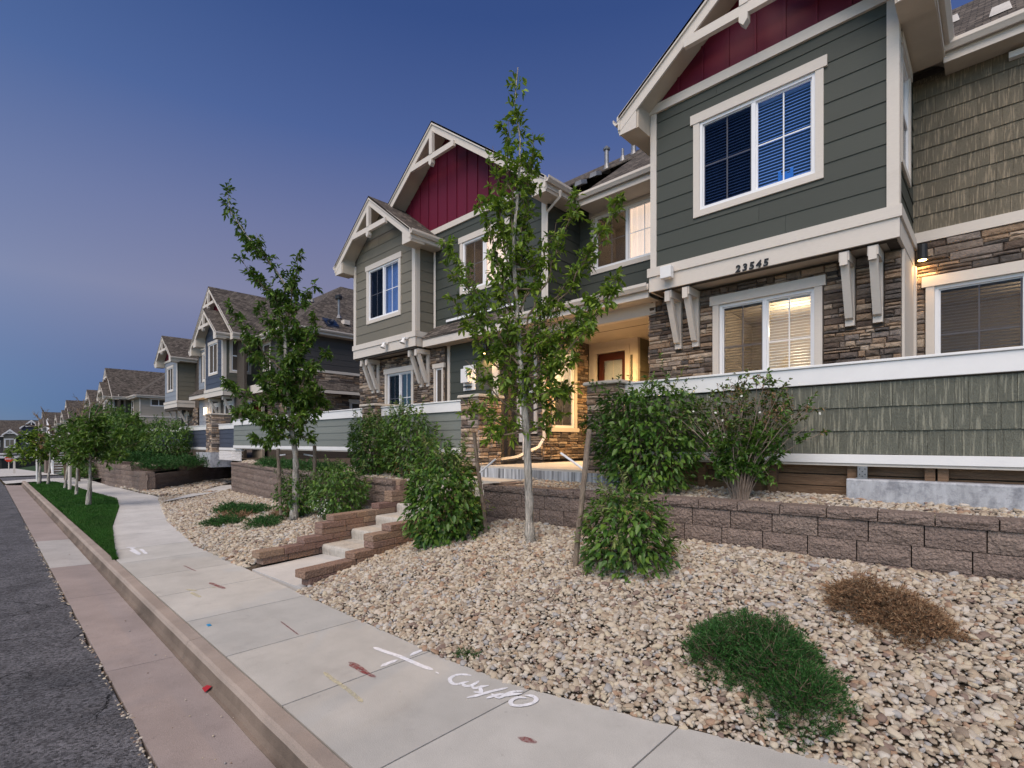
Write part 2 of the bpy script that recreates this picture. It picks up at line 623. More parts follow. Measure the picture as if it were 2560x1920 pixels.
class MB:
    def __init__(s):
        s.v, s.f = [], []

    def hexa(s, b, t):
        """b, t: four bottom and four top points"""
        i = len(s.v)
        s.v += list(b) + list(t)
        s.f += [(i, i + 3, i + 2, i + 1), (i + 4, i + 5, i + 6, i + 7)]
        for k in range(4):
            j = (k + 1) % 4
            s.f.append((i + k, i + j, i + 4 + j, i + 4 + k))
        return s

    def box(s, fr, u0, u1, z0, z1, n0, n1):
        P = fr.p
        return s.hexa([P(u0, z0, n1), P(u1, z0, n1), P(u1, z0, n0), P(u0, z0, n0)],
                      [P(u0, z1, n1), P(u1, z1, n1), P(u1, z1, n0), P(u0, z1, n0)])

    def wbox(s, x0, x1, y0, y1, z0, z1):
        return s.hexa([(x0, y0, z0), (x1, y0, z0), (x1, y1, z0), (x0, y1, z0)],
                      [(x0, y0, z1), (x1, y0, z1), (x1, y1, z1), (x0, y1, z1)])

    def poly(s, fr, pts, n0, n1):
        """extruded polygon given as (u, z) points"""
        i = len(s.v)
        k = len(pts)
        s.v += [fr.p(u, z, n1) for u, z in pts] + [fr.p(u, z, n0) for u, z in pts]
        s.f.append(tuple(range(i, i + k)))
        s.f.append(tuple(range(i + 2 * k - 1, i + k - 1, -1)))
        for a in range(k):
            c = (a + 1) % k
            s.f.append((i + a, i + k + a, i + k + c, i + c))
        return s

    def tube(s, pts, r, n=8):
        if not isinstance(r, (list, tuple)):
            r = [r] * len(pts)
        i0 = len(s.v)
        prev = None
        for k, p in enumerate(pts):
            p = Vector(p)
            a = Vector(pts[max(k - 1, 0)])
            c = Vector(pts[min(k + 1, len(pts) - 1)])
            d = (c - a).normalized()
            x = d.cross(Vector((0, 0, 1)))
            if x.length < .05:
                x = d.cross(Vector((0, 1, 0)))
            x.normalize()
            if prev is not None and x.dot(prev) < 0:
                x = -x
            prev = x
            y = d.cross(x)
            for q in range(n):
                an = 2 * math.pi * q / n
                s.v.append(tuple(p + (x * math.cos(an) + y * math.sin(an)) * r[k]))
        for k in range(len(pts) - 1):
            for q in range(n):
                q2 = (q + 1) % n
                s.f.append((i0 + k * n + q, i0 + k * n + q2, i0 + (k + 1) * n + q2, i0 + (k + 1) * n + q))
        s.f.append(tuple(i0 + q for q in range(n))[::-1])
        s.f.append(tuple(i0 + (len(pts) - 1) * n + q for q in range(n)))
        return s

    def build(s, name, m, parent=None, smooth=False, recalc=True, bevel=0):
        me = bpy.data.meshes.new(name)
        o0 = ORG.get(parent, Vector((0, 0, 0)))
        me.from_pydata([(a - o0.x, b_ - o0.y, c - o0.z) for a, b_, c in s.v], [], s.f)
        if recalc or bevel:
            bm = bmesh.new()
            bm.from_mesh(me)
            bmesh.ops.recalc_face_normals(bm, faces=bm.faces)
            if bevel:
                bmesh.ops.bevel(bm, geom=bm.edges[:], offset=bevel, segments=1, affect='EDGES', clamp_overlap=True)
            bm.to_mesh(me)
            bm.free()
        me.materials.append(M(m) if isinstance(m, str) else m)
        if smooth:
            for p in me.polygons:
                p.use_smooth = True
        o = bpy.data.objects.new(name, me)
        link(o, parent)
        if parent is None:
            ORG[o] = Vector((0, 0, 0))
        else:
            ORG[o] = o0
        return o


def mb():
    return MB()


def light(name, loc, energy, col, size=.05, spot=None, rot=None):
    l = bpy.data.lights.new(name, 'SPOT' if spot else 'POINT')
    l.energy = energy
    l.color = col
    l.shadow_soft_size = size
    if spot:
        l.spot_size = R(spot)
        l.spot_blend = .6
    o = bpy.data.objects.new(name, l)
    o.location = loc
    if rot:
        o.rotation_euler = rot
    link(o)
    return o


# ------------------------------------------------------------------ building pieces
def minus(iv, holes, z0, z1):
    segs = [iv]
    for (a, c, h0, h1) in holes:
        if h1 <= z0 + .01 or h0 >= z1 - .01:
            continue
        new = []
        for (s, e) in segs:
            if c <= s or a >= e:
                new.append((s, e))
            else:
                if a > s + .01:
                    new.append((s, a))
                if c < e - .01:
                    new.append((c, e))
        segs = new
    return segs


def pieces(iv, holes, z, zt):
    """free stretches of a course, with part-height pieces where an opening starts or ends inside it"""
    out = [(s, e, z, zt) for s, e in minus(iv, holes, z, zt)]
    for h in holes:
        a, c = max(iv[0], h[0]), min(iv[1], h[1])
        if c - a < .02 or h[3] <= z + .01 or h[2] >= zt - .01:
            continue
        if h[3] < zt - .012:
            for s, e in minus((a, c), [q for q in holes if q is not h], h[3], zt):
                if not any(q is not h and q[0] <= h[0] and q[1] >= h[1] and q[3] > h[3] for q in holes):
                    out.append((s, e, h[3] + .002, zt))
        if h[2] > z + .012:
            for s, e in minus((a, c), [q for q in holes if q is not h], z, h[2]):
                if not any(q is not h and q[0] <= h[0] and q[1] >= h[1] and q[2] < h[2] and q[3] > z for q in holes):
                    out.append((s, e, z, h[2] - .002))
    return out


def siding(root, fr, u0, u1, z0, z1, m, holes=(), exp=.273, gable=None, name='siding_board', n=.0, joint=3.6):
    k = 0
    z = z0
    while z < z1 - .02:
        zt = min(z + exp, z1)
        a, c = u0, u1
        a1, c1 = u0, u1
        if gable:
            gc, gz, gs = gable
            hb = (gz - z) / gs
            ht = (gz - zt) / gs
            if hb < .06:
                break
            ht = max(ht, .01)
            a, c = max(u0, gc - hb), min(u1, gc + hb)
            a1, c1 = max(u0, gc - ht), min(u1, gc + ht)
        for (s, e, za, zb) in pieces((a, c), holes, z, zt):
            cuts = [s]
            if e - s > joint * .7:
                cuts.append(s + (e - s) * rnd.uniform(.25, .75))
            cuts.append(e)
            for q in range(len(cuts) - 1):
                s0, e0 = cuts[q], cuts[q + 1] - (.003 if q < len(cuts) - 2 else 0)
                s1 = a1 if (s0 == a and zb == zt) else s0
                e1 = c1 if (e0 == c and zb == zt) else e0
                if e1 <= s1:
                    e1 = s1 + .005
                P = fr.p
                w_ = .002 * (rnd.random() - .5)
                mb().hexa([P(s0, za, n + .018 + w_), P(e0, za, n + .018 + w_), P(e0, za, n - .004), P(s0, za, n - .004)],
                          [P(s1, zb + .004, n + .006), P(e1, zb + .004, n + .006), P(e1, zb + .004, n - .004), P(s1, zb + .004, n - .004)]
                          ).build(name, m, root, recalc=False)
        k += 1
        z += exp
    return


def shakes(root, fr, u0, u1, z0, z1, m, exp, holes=(), wmin=.11, wmax=.25):
    z = z0
    while z < z1 - .02:
        zt = min(z + exp, z1)
        for (s, e, za, zb) in pieces((u0, u1), holes, z, zt):
            u = s
            while u < e - .01:
                w_ = rnd.uniform(wmin, wmax)
                if e - (u + w_) < .08:
                    w_ = e - u
                P = fr.p
                dn = rnd.uniform(-.002, .002)
                dz = rnd.uniform(-.002, .002)
                mb().hexa([P(u + .0015, z + dz, .022 + dn), P(u + w_ - .0015, z + dz, .022 + dn), P(u + w_ - .0015, z + dz, -.004), P(u + .0015, z + dz, -.004)],
                          [P(u + .0015, zt + .003, .006 + dn), P(u + w_ - .0015, zt + .003, .006 + dn), P(u + w_ - .0015, zt + .003, -.004), P(u + .0015, zt + .003, -.004)]
                          ).build('shingle', m, root, recalc=False)
                u += w_
        z += exp


def core(root, fr, u0, u1, z0, z1, holes=(), th=.12, m='mortar', name='wall', gable=None):
    us = sorted({u0, u1, *[max(u0, min(u1, q)) for h in holes for q in h[:2]]})
    zs = sorted({z0, z1, *[max(z0, min(z1, q)) for h in holes for q in h[2:]]})
    g = mb()
    for i in range(len(us) - 1):
        for j in range(len(zs) - 1):
            uc, zc = (us[i] + us[i + 1]) / 2, (zs[j] + zs[j + 1]) / 2
            if us[i + 1] - us[i] < .002 or zs[j + 1] - zs[j] < .002:
                continue
            if any(h[0] < uc < h[1] and h[2] < zc < h[3] for h in holes):
                continue
            g.box(fr, us[i], us[i + 1], zs[j], zs[j + 1], -th, -.002)
    if gable:
        gc, gz, gs = gable
        hw = (gz - z1) / gs
        l_, r_ = max(u0, gc - hw), min(u1, gc + hw)
        g.poly(fr, [(l_, z1), (r_, z1), (r_, max(z1 + .001, gz - (r_ - gc) * gs)), (gc, gz), (l_, max(z1 + .001, gz - (gc - l_) * gs))], -th, -.002)
    return g.build(name, m, root)


PENDING = []      # stones waiting to be split into the 300 largest and the rest


def stone_piece(fr, u, w_, z, h, d):
    P = fr.p
    j = lambda a: rnd.uniform(-a, a)
    c = min(.012, h * .22)
    g = mb()
    back = [P(u, z, -.01), P(u + w_, z, -.01), P(u + w_, z + h, -.01), P(u, z + h, -.01)]
    mid = [P(u + j(.003), z + j(.003), d * .55), P(u + w_ + j(.003), z + j(.003), d * .55), P(u + w_ + j(.003), z + h + j(.003), d * .55), P(u + j(.003), z + h + j(.003), d * .55)]
    fc = [P(u + c + j(.004), z + c + j(.003), d + j(.008)), P(u + w_ - c + j(.004), z + c + j(.003), d + j(.008)),
          P(u + w_ - c + j(.004), z + h - c + j(.003), d + j(.008)), P(u + c + j(.004), z + h - c + j(.003), d + j(.008))]
    um = u + w_ * rnd.uniform(.35, .65)
    ctr = P(um, z + h * rnd.uniform(.35, .65), d + rnd.uniform(.002, .014))
    g.v = back + mid + fc + [ctr]
    for a in range(4):
        b_ = (a + 1) % 4
        g.f.append((a, b_, 4 + b_, 4 + a))
        g.f.append((4 + a, 4 + b_, 8 + b_, 8 + a))
        g.f.append((8 + a, 8 + b_, 12))
    return g


def stones(root, fr, u0, u1, z0, z1, holes=(), lmin=.10, lmax=.36, hmin=.045, hmax=.10, out=.02):
    z = z0
    while z < z1 - .02:
        h = rnd.uniform(hmin, hmax)
        if z1 - (z + h) < .035:
            h = z1 - z
        for (s, e, za, zb) in pieces((u0, u1), holes, z, z + h):
            u = s + 0
            while u < e - .005:
                w_ = rnd.uniform(lmin, lmax) * (1 if rnd.random() > .2 else .5)
                if e - (u + w_) < .07:
                    w_ = e - u
                d = out + rnd.uniform(0, .03)
                hz = zb - za
                if hz > .075 and w_ > .1 and rnd.random() < .22:
                    hh = hz * rnd.uniform(.4, .6)
                    PENDING.append((root, stone_piece(fr, u + .003, w_ - .006, za + .003, hh - .006, d), fr.p(u, z, 0)))
                    PENDING.append((root, stone_piece(fr, u + .003, w_ - .006, za + hh + .003, hz - hh - .006, d + rnd.uniform(-.01, .01)), fr.p(u, z, 0)))
                elif hz > .012:
                    PENDING.append((root, stone_piece(fr, u + .003, w_ - .006, za + .003, hz - .006, d), fr.p(u, z, 0)))
                u += w_
        z += h


def flush_stones():
    by = {}
    for r_, g, p in PENDING:
        by.setdefault(r_, []).append((math.dist(p, (0, 0, EYE)), len(by.get(r_, [])), g))
    for r_, lst in by.items():
        sm_ = 'stone_tan' if r_.name.startswith('stone_pier') else 'stone'
        lst.sort(key=lambda a: a[:2])
        for d, _, g in lst[:290]:
            g.build('stone', sm_, r_, recalc=False)
        if len(lst) > 290:
            g = mb()
            for d, _, q in lst[290:]:
                i = len(g.v)
                g.v += q.v
                g.f += [tuple(a + i for a in f) for f in q.f]
            o = g.build('stonework', 'stone', r_, recalc=False)
            o['kind'] = 'stuff'
    PENDING.clear()


def board(root, fr, u0, u1, z0, z1, n0, n1, name='trim_board', m='trim', bevel=0):
    return mb().box(fr, u0, u1, z0, z1, n0, n1).build(name, m, root, bevel=bevel)


def window(root, fr, u0, u1, z0, z1, kind='slider', trim=.10, head=.15, blinds=False, lit=0, curtain=None, grid=(2, 2),
           screen=True, glass='glass', sill=False, detail=True, proud=.035, room=None, depth=.9, tm='trim', label=None, slatgap=.048):
    """u0..z1 are the outer edges of the casing"""
    win = mb()
    f0, f1, g0, g1 = u0 + trim, u1 - trim, z0 + trim, z1 - head
    # vinyl frame
    fw = .045
    win.box(fr, f0, f1, g0, g0 + fw, -.09, .012).box(fr, f0, f1, g1 - fw, g1, -.09, .012)
    win.box(fr, f0, f0 + fw, g0 + fw, g1 - fw, -.09, .012).box(fr, f1 - fw, f1, g0 + fw, g1 - fw, -.09, .012)
    if kind == 'slider':
        um = (f0 + f1) / 2
        win.box(fr, um - .03, um + .03, g0 + fw, g1 - fw, -.085, .008)
        secs = [(f0 + fw, um - .03, g0 + fw, g1 - fw), (um + .03, f1 - fw, g0 + fw, g1 - fw)]
    elif kind == 'hung':
        zm = (g0 + g1) / 2
        win.box(fr, f0 + fw, f1 - fw, zm - .025, zm + .025, -.085, .008)
        secs = [(f0 + fw, f1 - fw, zm + .025, g1 - fw), (f0 + fw, f1 - fw, g0 + fw, zm - .025)]
    else:
        secs = [(f0 + fw, f1 - fw, g0 + fw, g1 - fw)]
    wo_ = win.build('window', 'vinyl', root)
    if label:
        wo_['label'] = label
    cs = mb()
    # casing: jambs, sill, wider head with ears
    board(wo_, fr, u0, f0 - .001, z0 + trim, g1, -.004, proud, 'casing', tm)
    board(wo_, fr, f1 + .001, u1, z0 + trim, g1, -.004, proud, 'casing', tm)
    board(wo_, fr, u0 - (.05 if sill else 0), u1 + (.05 if sill else 0), z0, g0 - .001, -.004, proud + (.025 if sill else .0), 'casing', tm)
    board(wo_, fr, u0 - .045, u1 + .045, g1 + .001, z1, -.004, proud + .012, 'casing', tm)
    for i, (a, c, e, f) in enumerate(secs):
        mb().box(fr, a, c, e, f, -.045, -.041).build('pane', glass if not (kind == 'slider' and i == 1) else glass, wo_)
        if grid and detail:
            gx, gz = grid
            q = mb()
            for k in range(1, gx):
                uu = a + (c - a) * k / gx
                q.box(fr, uu - .009, uu + .009, e, f, -.039, -.031)
            for k in range(1, gz):
                zz = e + (f - e) * k / gz
                q.box(fr, a, c, zz - .009, zz + .009, -.0385, -.0305)
            if q.v:
                q.build('muntin', 'vinyl', wo_)
        # narrow sash frame
        if detail:
            q = mb()
            sw = .022
            q.box(fr, a, c, e, e + sw, -.055, -.02).box(fr, a, c, f - sw, f, -.055, -.02)
            q.box(fr, a, a + sw, e + sw, f - sw, -.055, -.02).box(fr, c - sw, c, e + sw, f - sw, -.055, -.02)
            q.build('sash', 'vinyl', wo_)
    if screen and kind == 'slider':
        a, c, e, f = secs[0]
        mb().box(fr, a + .02, c, e + .02, f - .02, -.012, -.0105).build('insect_screen', 'screen', wo_)
    if screen and kind == 'hung':
        a, c, e, f = secs[1]
        mb().box(fr, a + .02, c - .02, e + .02, f, -.012, -.0105).build('insect_screen', 'screen', wo_)
    # room behind, open towards the glass
    P = fr.p
    n0, n1 = -.13, -depth
    fl = .3 if depth > 1.4 else .02
    a, c, e, f = f0, f1, g0, g1
    g = mb()
    g.v = [P(a, e, n0), P(c, e, n0), P(c, f, n0), P(a, f, n0), P(a - fl, e - fl * .3, n1), P(c + fl, e - fl * .3, n1), P(c + fl, f + fl * .3, n1), P(a - fl, f + fl * .3, n1)]
    g.f = [(4, 5, 6, 7), (0, 1, 5, 4), (1, 2, 6, 5), (2, 3, 7, 6), (3, 0, 4, 7)]
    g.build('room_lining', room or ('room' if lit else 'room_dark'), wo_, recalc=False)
    if blinds:
        zz = g1 - .09
        sl_ = None
        board(wo_, fr, f0 + fw, f1 - fw, g1 - .08, g1 - .045, -.12, -.07, 'blind_head', 'blind')
        while zz > g0 + .07:
            if sl_ is None:
                Pp = fr.p
                ua, ub, nb = f0 + fw + .01, f1 - fw - .01, -.078 - math.sqrt(max(.0001, .027 ** 2 - blinds ** 2))
                q = mb().hexa([Pp(ua, zz, -.078), Pp(ub, zz, -.078), Pp(ub, zz + blinds, nb), Pp(ua, zz + blinds, nb)],
                              [Pp(ua, zz + .004, -.078), Pp(ub, zz + .004, -.078), Pp(ub, zz + blinds + .004, nb), Pp(ua, zz + blinds + .004, nb)])
                sl_ = q.build('slat', 'blind', wo_)
                zb = zz
            else:
                s2 = sl_.copy()
                s2.location.z = zz - zb
                link(s2, wo_)
            zz -= slatgap
        board(wo_, fr, f0 + fw, f1 - fw, g0 + .045, g0 + .065, -.115, -.08, 'blind_rail', 'blind')
    if curtain:
        # folded curtain or pale shade over a share of the width
        for (k0, k1, cm) in curtain:
            a, c = f0 + fw + (f1 - f0 - 2 * fw) * k0, f0 + fw + (f1 - f0 - 2 * fw) * k1
            g = mb()
            nn = max(4, int((c - a) / .035))
            for k in range(nn + 1):
                uu = a + (c - a) * k / nn
                dd = -.11 - .02 * (k % 2) - .008 * math.sin(k * 1.7)
                g.v += [P(uu, g0 + .02, dd), P(uu, g1 - .02, dd)]
            for k in range(nn):
                g.f.append((2 * k, 2 * k + 2, 2 * k + 3, 2 * k + 1))
            g.build('curtain', cm, wo_, recalc=False)
    if lit:
        uc = (u0 + u1) / 2
        light('room_light', P(uc + .2, g1 - .35, -min(.9, depth * .6)), lit, (1, .74, .45), .08)
    return wo_, (f0, f1, g0, g1)


def gable_roof(root, xc, half, y0, y1, ze, slope=.75, wall_half=None, rake=.20, deco=True, gutter=True, over=.45, eavebox=True, gx=(True, True), yend=(None, None)):
    """ridge along y at xc; ze = top of the roof at the eave tips"""
    zr = ze + slope * half
    fr = FRONT(y0)
    for sd in (-1, 1):
        x_out = xc + sd * half
        yb = y1
        t1 = .05
        # shingle slab
        g = mb()
        A = [(xc, zr), (x_out, ze), (x_out, ze - t1), (xc, zr - t1)]
        g.v = [(x, y0 - .03, z) for x, z in A] + [(x, yb, z) for x, z in A]
        g.f = [(0, 1, 2, 3), (4, 7, 6, 5), (0, 4, 5, 1), (1, 5, 6, 2), (2, 6, 7, 3), (3, 7, 4, 0)]
        g.build('roof', 'roof_y', root)
        # soffit slab under it
        g = mb()
        A = [(xc, zr - t1), (x_out, ze - t1), (x_out, ze - .17), (xc, zr - .17)]
        g.v = [(x, y0 + .035, z) for x, z in A] + [(x, yb, z) for x, z in A]
        g.f = [(0, 1, 2, 3), (4, 7, 6, 5), (0, 4, 5, 1), (1, 5, 6, 2), (2, 6, 7, 3), (3, 7, 4, 0)]
        g.build('soffit', 'soffit', root)
        # rake boards, doubled
        g = mb()
        g.poly(fr, [(xc, zr - t1), (x_out + sd * .02, ze - t1 - .01), (x_out + sd * .02, ze - t1 - .02 - rake), (xc, zr - t1 - rake * 1.12)], -.035, .0)
        g.build('rake_board', 'trim', root)
        g = mb()
        g.poly(fr, [(xc, zr - .01), (x_out + sd * .03, ze - .01), (x_out + sd * .03, ze - .085), (xc, zr - .095)], .0, .03)
        g.build('rake_board', 'trim', root)
        if eavebox and wall_half:
            xw = xc + sd * wall_half
            zb = ze - rake - .10
            zw = ze - .17 + slope * (half - wall_half)
            g = mb()
            g.poly(fr, [(x_out, zb), (xw, zb), (xw, zw), (x_out, ze - .17)], -(over + .0), -.03)
            g.build('eave_box', 'soffit', root)
            g = mb()
            g.poly(fr, [(x_out + sd * .004, zb - .01), (xw + sd * .03, zb - .01), (xw + sd * .03, zw - .02), (x_out + sd * .004, ze - .16)], -.03, -.005)
            g.build('rake_board', 'trim', root)
        side = 0 if sd < 0 else 1
        if gutter and gx[side]:
            ye = yend[side] if yend[side] is not None else yb
            f2 = SIDE(x_out) if sd > 0 else SIDEL(x_out)
            board(root, f2, y0 - .02, ye, ze - .23, ze - .03, -.02, .015, 'fascia')
            gutter_mesh(f2, y0 - .02, ye, ze - .02).build('gutter', 'trim', root)
            if wall_half:
                xw = xc + sd * wall_half
                mb().wbox(min(xw, x_out), max(xw, x_out), y0 + over, ye, ze - .25, ze - .235).build('soffit', 'soffit', root)
    if deco:
        # collar tie, king post and pendant
        zc = zr - .95 * min(1, half / 2)
        hw = (zr - .28 - zc) / slope
        board(root, fr, xc - hw, xc + hw, zc - .07, zc + .07, -.03, .05, 'collar_tie')
        board(root, fr, xc - .06, xc + .06, zc + .071, zr - .3, -.03, .06, 'king_post')
        g = mb()
        g.box(fr, xc - .06, xc + .06, zc - .17, zc - .071, -.04, .075)
        g.poly(fr, [(xc - .06, zc - .171), (xc, zc - .24), (xc + .06, zc - .171)], -.04, .075)
        g.build('pendant', 'trim', root)
    return zr


def gutter_mesh(fr, u0, u1, zt):
    g = mb()
    prof = [(.0, zt), (.0, zt - .10), (.055, zt - .115), (.085, zt - .07), (.10, zt - .05), (.10, zt), (.085, zt), (.08, zt - .045), (.02, zt - .09), (.012, zt)]
    k = len(prof)
    g.v = [fr.p(u0, z, .016 + n) for n, z in prof] + [fr.p(u1, z, .016 + n) for n, z in prof]
    for a in range(k):
        c = (a + 1) % k
        g.f.append((a, c, k + c, k + a))
    g.f.append(tuple(range(k))[::-1])
    g.f.append(tuple(range(k, 2 * k)))
    return g


def panels(root, fr, xc, zr, slope, z0, u0, u1, pitch=.40, m='red_panel'):
    """board and batten gable infill"""
    k0 = math.floor((u0 - xc) / pitch)
    u = xc + k0 * pitch
    while u < u1:
        a, c = max(u, u0), min(u + pitch, u1)
        za = zr - abs(a - xc) * slope
        zc = zr - abs(c - xc) * slope
        pts = [(a, z0), (c, z0)]
        if zc > z0 + .01:
            pts.append((c, zc))
        elif zc < z0:
            pts[1] = (xc + (zr - z0) / slope, z0)
        if a < xc < c:
            pts.append((xc, zr))
        if za > z0 + .01:
            pts.append((a, za))
        elif za < z0:
            pts[0] = (xc - (zr - z0) / slope, z0)
        if len(pts) >= 3 and pts[1][0] > pts[0][0]:
            mb().poly(fr, pts, -.01, .012).build('panel', m, root)
        if za > z0 + .06 and u0 < u:
            board(root, fr, u - .02, u + .02, z0, za - .02, .013, .035, 'batten', m)
        u += pitch


def bracket(root, fr, u, zt, drop=.95, reach=.44, w_=.11):
    g = mb()
    g.box(fr, u - w_ / 2, u + w_ / 2, zt - drop, zt - .14, .0, .07)                 # leg on the wall
    g.box(fr, u - w_ / 2 - .005, u + w_ / 2 + .005, zt - .139, zt - .012, .0, reach)  # arm under the bay
    g.poly(fr, [(u - w_ / 2 + .01, zt - .03), (u + w_ / 2 - .01, zt - .03), (u + w_ / 2 - .01, zt - .2), (u - w_ / 2 + .01, zt - .2)], reach, reach + .03)
    P = fr.p
    a, c = u - w_ / 2 + .008, u + w_ / 2 - .008
    g.hexa([P(a, zt - drop + .10, .13), P(c, zt - drop + .10, .13), P(c, zt - drop + .06, .02), P(a, zt - drop + .06, .02)],
           [P(a, zt - .141, reach - .01), P(c, zt - .141, reach - .01), P(c, zt - .141, reach - .11), P(a, zt - .141, reach - .11)])
    return g.build('bracket', 'trim', root)


def belt(root, xl, xr, y, back, zt, h1=.15, h2=.25):
    """two-step band round the foot of a bay: front and both sides"""
    for (z0, z1, pr) in ((zt - h1, zt, .06), (zt - h1 - h2, zt - h1 - .002, .035)):
        board(root, FRONT(y), xl - pr, xr + pr, z0, z1, -.01, pr, 'belt_board')
        board(root, SIDE(xr), y - .0, back, z0, z1, -.01, pr, 'belt_board')
        board(root, SIDEL(xl), y - .0, back, z0, z1, -.01, pr, 'belt_board')
    mb().wbox(xl, xr, y + .0, back, zt - h1 - h2 + .01, zt - h1 - h2 + .05).build('soffit', 'soffit', root)


def downspout(root, pts, r=.038):
    g = mb()
    g.tube(pts, r, 4)
    return g.build('downspout', 'trim', root)


def wall_lamp(root, fr, u, z, power=12, rr=.055):
    P = fr.p
    g = mb()
    c = Vector(P(u, 0, .13))
    g.tube([(c.x, c.y, z + .1), (c.x, c.y, z - .12)], rr, 12)
    g.box(fr, u - .03, u + .03, z + .02, z + .08, 0, .1)
    g.box(fr, u - .055, u + .055, z - .03, z + .12, 0, .02)
    lo = g.build('wall_lamp', 'black_metal', root)
    mb().tube([(c.x, c.y, z - .118), (c.x, c.y, z - .128)], rr * .85, 12).build('bulb', 'lamp_glow', lo)
    light('lamp_light', (c.x, c.y, z - .16), power, (1, .56, .2), .04, spot=150, rot=(0, 0, 0))

# ------------------------------------------------------------------ ground
def sm(a, lo, hi):
    q = max(0., min(1., (a - lo) / max(1e-4, hi - lo)))
    return q * q * (3 - 2 * q)


def base(x):
    return 0. if x > -33 else max(-4.2, .03 * (x + 33))


def pl(pts, x):
    """polyline y(x), pts sorted by rising x"""
    if x <= pts[0][0]:
        return pts[0][1]
    for (a, b_), (c, d) in zip(pts, pts[1:]):
        if x <= c:
            return b_ + (d - b_) * (x - a) / (c - a)
    return pts[-1][1]


WALK_R = [(-33, 3.6), (-27.9, 3.75), (-22.3, 4.0), (-20.7, 4.2), (-18.2, 3.72), (-14, 3.0), (-10.3, 2.64), (-3.4, 2.74), (-2.6, 2.82), (-1.6, 3.10), (-.63, 3.42), (.5, 3.85), (3, 4.9)]
WALK_L = [(-33, 2.3), (-28.6, 2.6), (-23.3, 2.85), (-20.7, 3.05), (-18.2, 2.73), (-14, 1.98), (-10, 1.455), (3, 1.455)]
WALL_R = [(-5.85, 5.46), (-3.5, 5.62), (-1.13, 5.90), (.2, 6.0), (1.4, 6.25), (3, 6.9)]
WALL_L = [(-20.2, 6.3), (-16, 5.85), (-12, 5.45), (-8.3, 5.40)]
W3 = [(-28.4, 8.8), (-25.4, 6.45), (-22.3, 4.15)]


def grid_sheet(name, xs, ylo, yhi, zf, m, ny=10, label=None):
    v, f = [], []
    for i, x in enumerate(xs):
        a, c = ylo(x), yhi(x)
        for j in range(ny + 1):
            y = a + (c - a) * j / ny
            v.append((x, y, zf(x, y, j / ny)))
    for i in range(len(xs) - 1):
        for j in range(ny):
            q = i * (ny + 1) + j
            f.append((q, q + ny + 1, q + ny + 2, q + 1))
    me = bpy.data.meshes.new(name)
    me.from_pydata(v, [], f)
    me.materials.append(M(m))
    for p in me.polygons:
        p.use_smooth = True
    o = bpy.data.objects.new(name, me)
    link(o)
    ORG[o] = Vector((0, 0, 0))
    bm = bmesh.new()
    bm.from_mesh(me)
    bmesh.ops.recalc_face_normals(bm, faces=bm.faces)
    if bm.faces and sum(f_.normal.z for f_ in bm.faces) < 0:
        bmesh.ops.reverse_faces(bm, faces=bm.faces)
    bm.to_mesh(me)
    bm.free()
    o['kind'] = 'structure'
    return o


def frange(a, b_, s):
    n = max(1, int(round((b_ - a) / s)))
    return [a + (b_ - a) * i / n for i in range(n + 1)]


far_x = frange(-900, -160, 60) + frange(-155, -35, 5) + [-33, -20, 0, 60, 300]
g = grid_sheet('ground', far_x, lambda x: -900, lambda x: 900, lambda x, y, s: base(x) - .5, 'far_ground', 4)

# hills on the horizon, beyond the end of the street
v, f = [], []
nn = 160
for i in range(nn + 1):
    an = math.pi * (.55 + .62 * i / nn)      # sweep round the far left
    rr = 1500
    x, y = rr * math.cos(an), rr * math.sin(an)
    h = 48 + 16 * noise.noise(Vector((i * .07, 3.1, 0))) + 6 * noise.noise(Vector((i * .3, 9, 0)))
    v += [(x, y, -10), (x * .96, y * .96, h * .45), (x * 1.03, y * 1.03, h)]
for i in range(nn):
    for k in range(2):
        q = i * 3 + k
        f.append((q, q + 3, q + 4, q + 1))
me = bpy.data.meshes.new('hills')
me.from_pydata(v, [], f)
me.materials.append(M('hill'))
o = link(bpy.data.objects.new('hills', me))
o['kind'] = 'structure'

# asphalt road
xs = frange(-160, -34, 6) + frange(-33.2, 4, .12)
def edge(x):
    return .735 + .035 * noise.noise(Vector((x * 1.9, 0, 0))) + .015 * noise.noise(Vector((x * 9, 0, 4)))
road = grid_sheet('road', xs, lambda x: -13, edge, lambda x, y, s: base(x) - .152 + .004 * noise.noise(Vector((x * 3, y * 3, 0))) + .05 * sm(.7 - y, 0, 5), 'asphalt', 14)

# gutter pan slabs
gut = grid_sheet('gutter', [-33.6, 4], lambda x: .70, lambda x: 1.5, lambda x, y, s: -.26, 'soil', 1)
gx = [4, 1.0, -2.2, -5.6, -8.55, -10.85, -13.95, -17.0, -20, -23, -26, -29, -31.5, -33.5]
for a, c in zip(gx, gx[1:]):
    mm = 'gutter_light' if a in (-10.85,) else 'gutter'
    g = mb()
    n = 12
    pts = []
    for k in range(n + 1):
        x = c + .004 + (a - c - .008) * k / n
        pts.append((x, .752 + .006 * noise.noise(Vector((x * 4, 1, 0)))))
    for k in range(n):
        (x0, y0), (x1, y1) = pts[k], pts[k + 1]
        g.hexa([(x0, y0, -.27), (x1, y1, -.27), (x1, 1.30, -.27), (x0, 1.30, -.27)], [(x0, y0, -.148), (x1, y1, -.148), (x1, 1.30, -.172), (x0, 1.30, -.172)])
    me = g.build('gutter_slab', mm, gut)
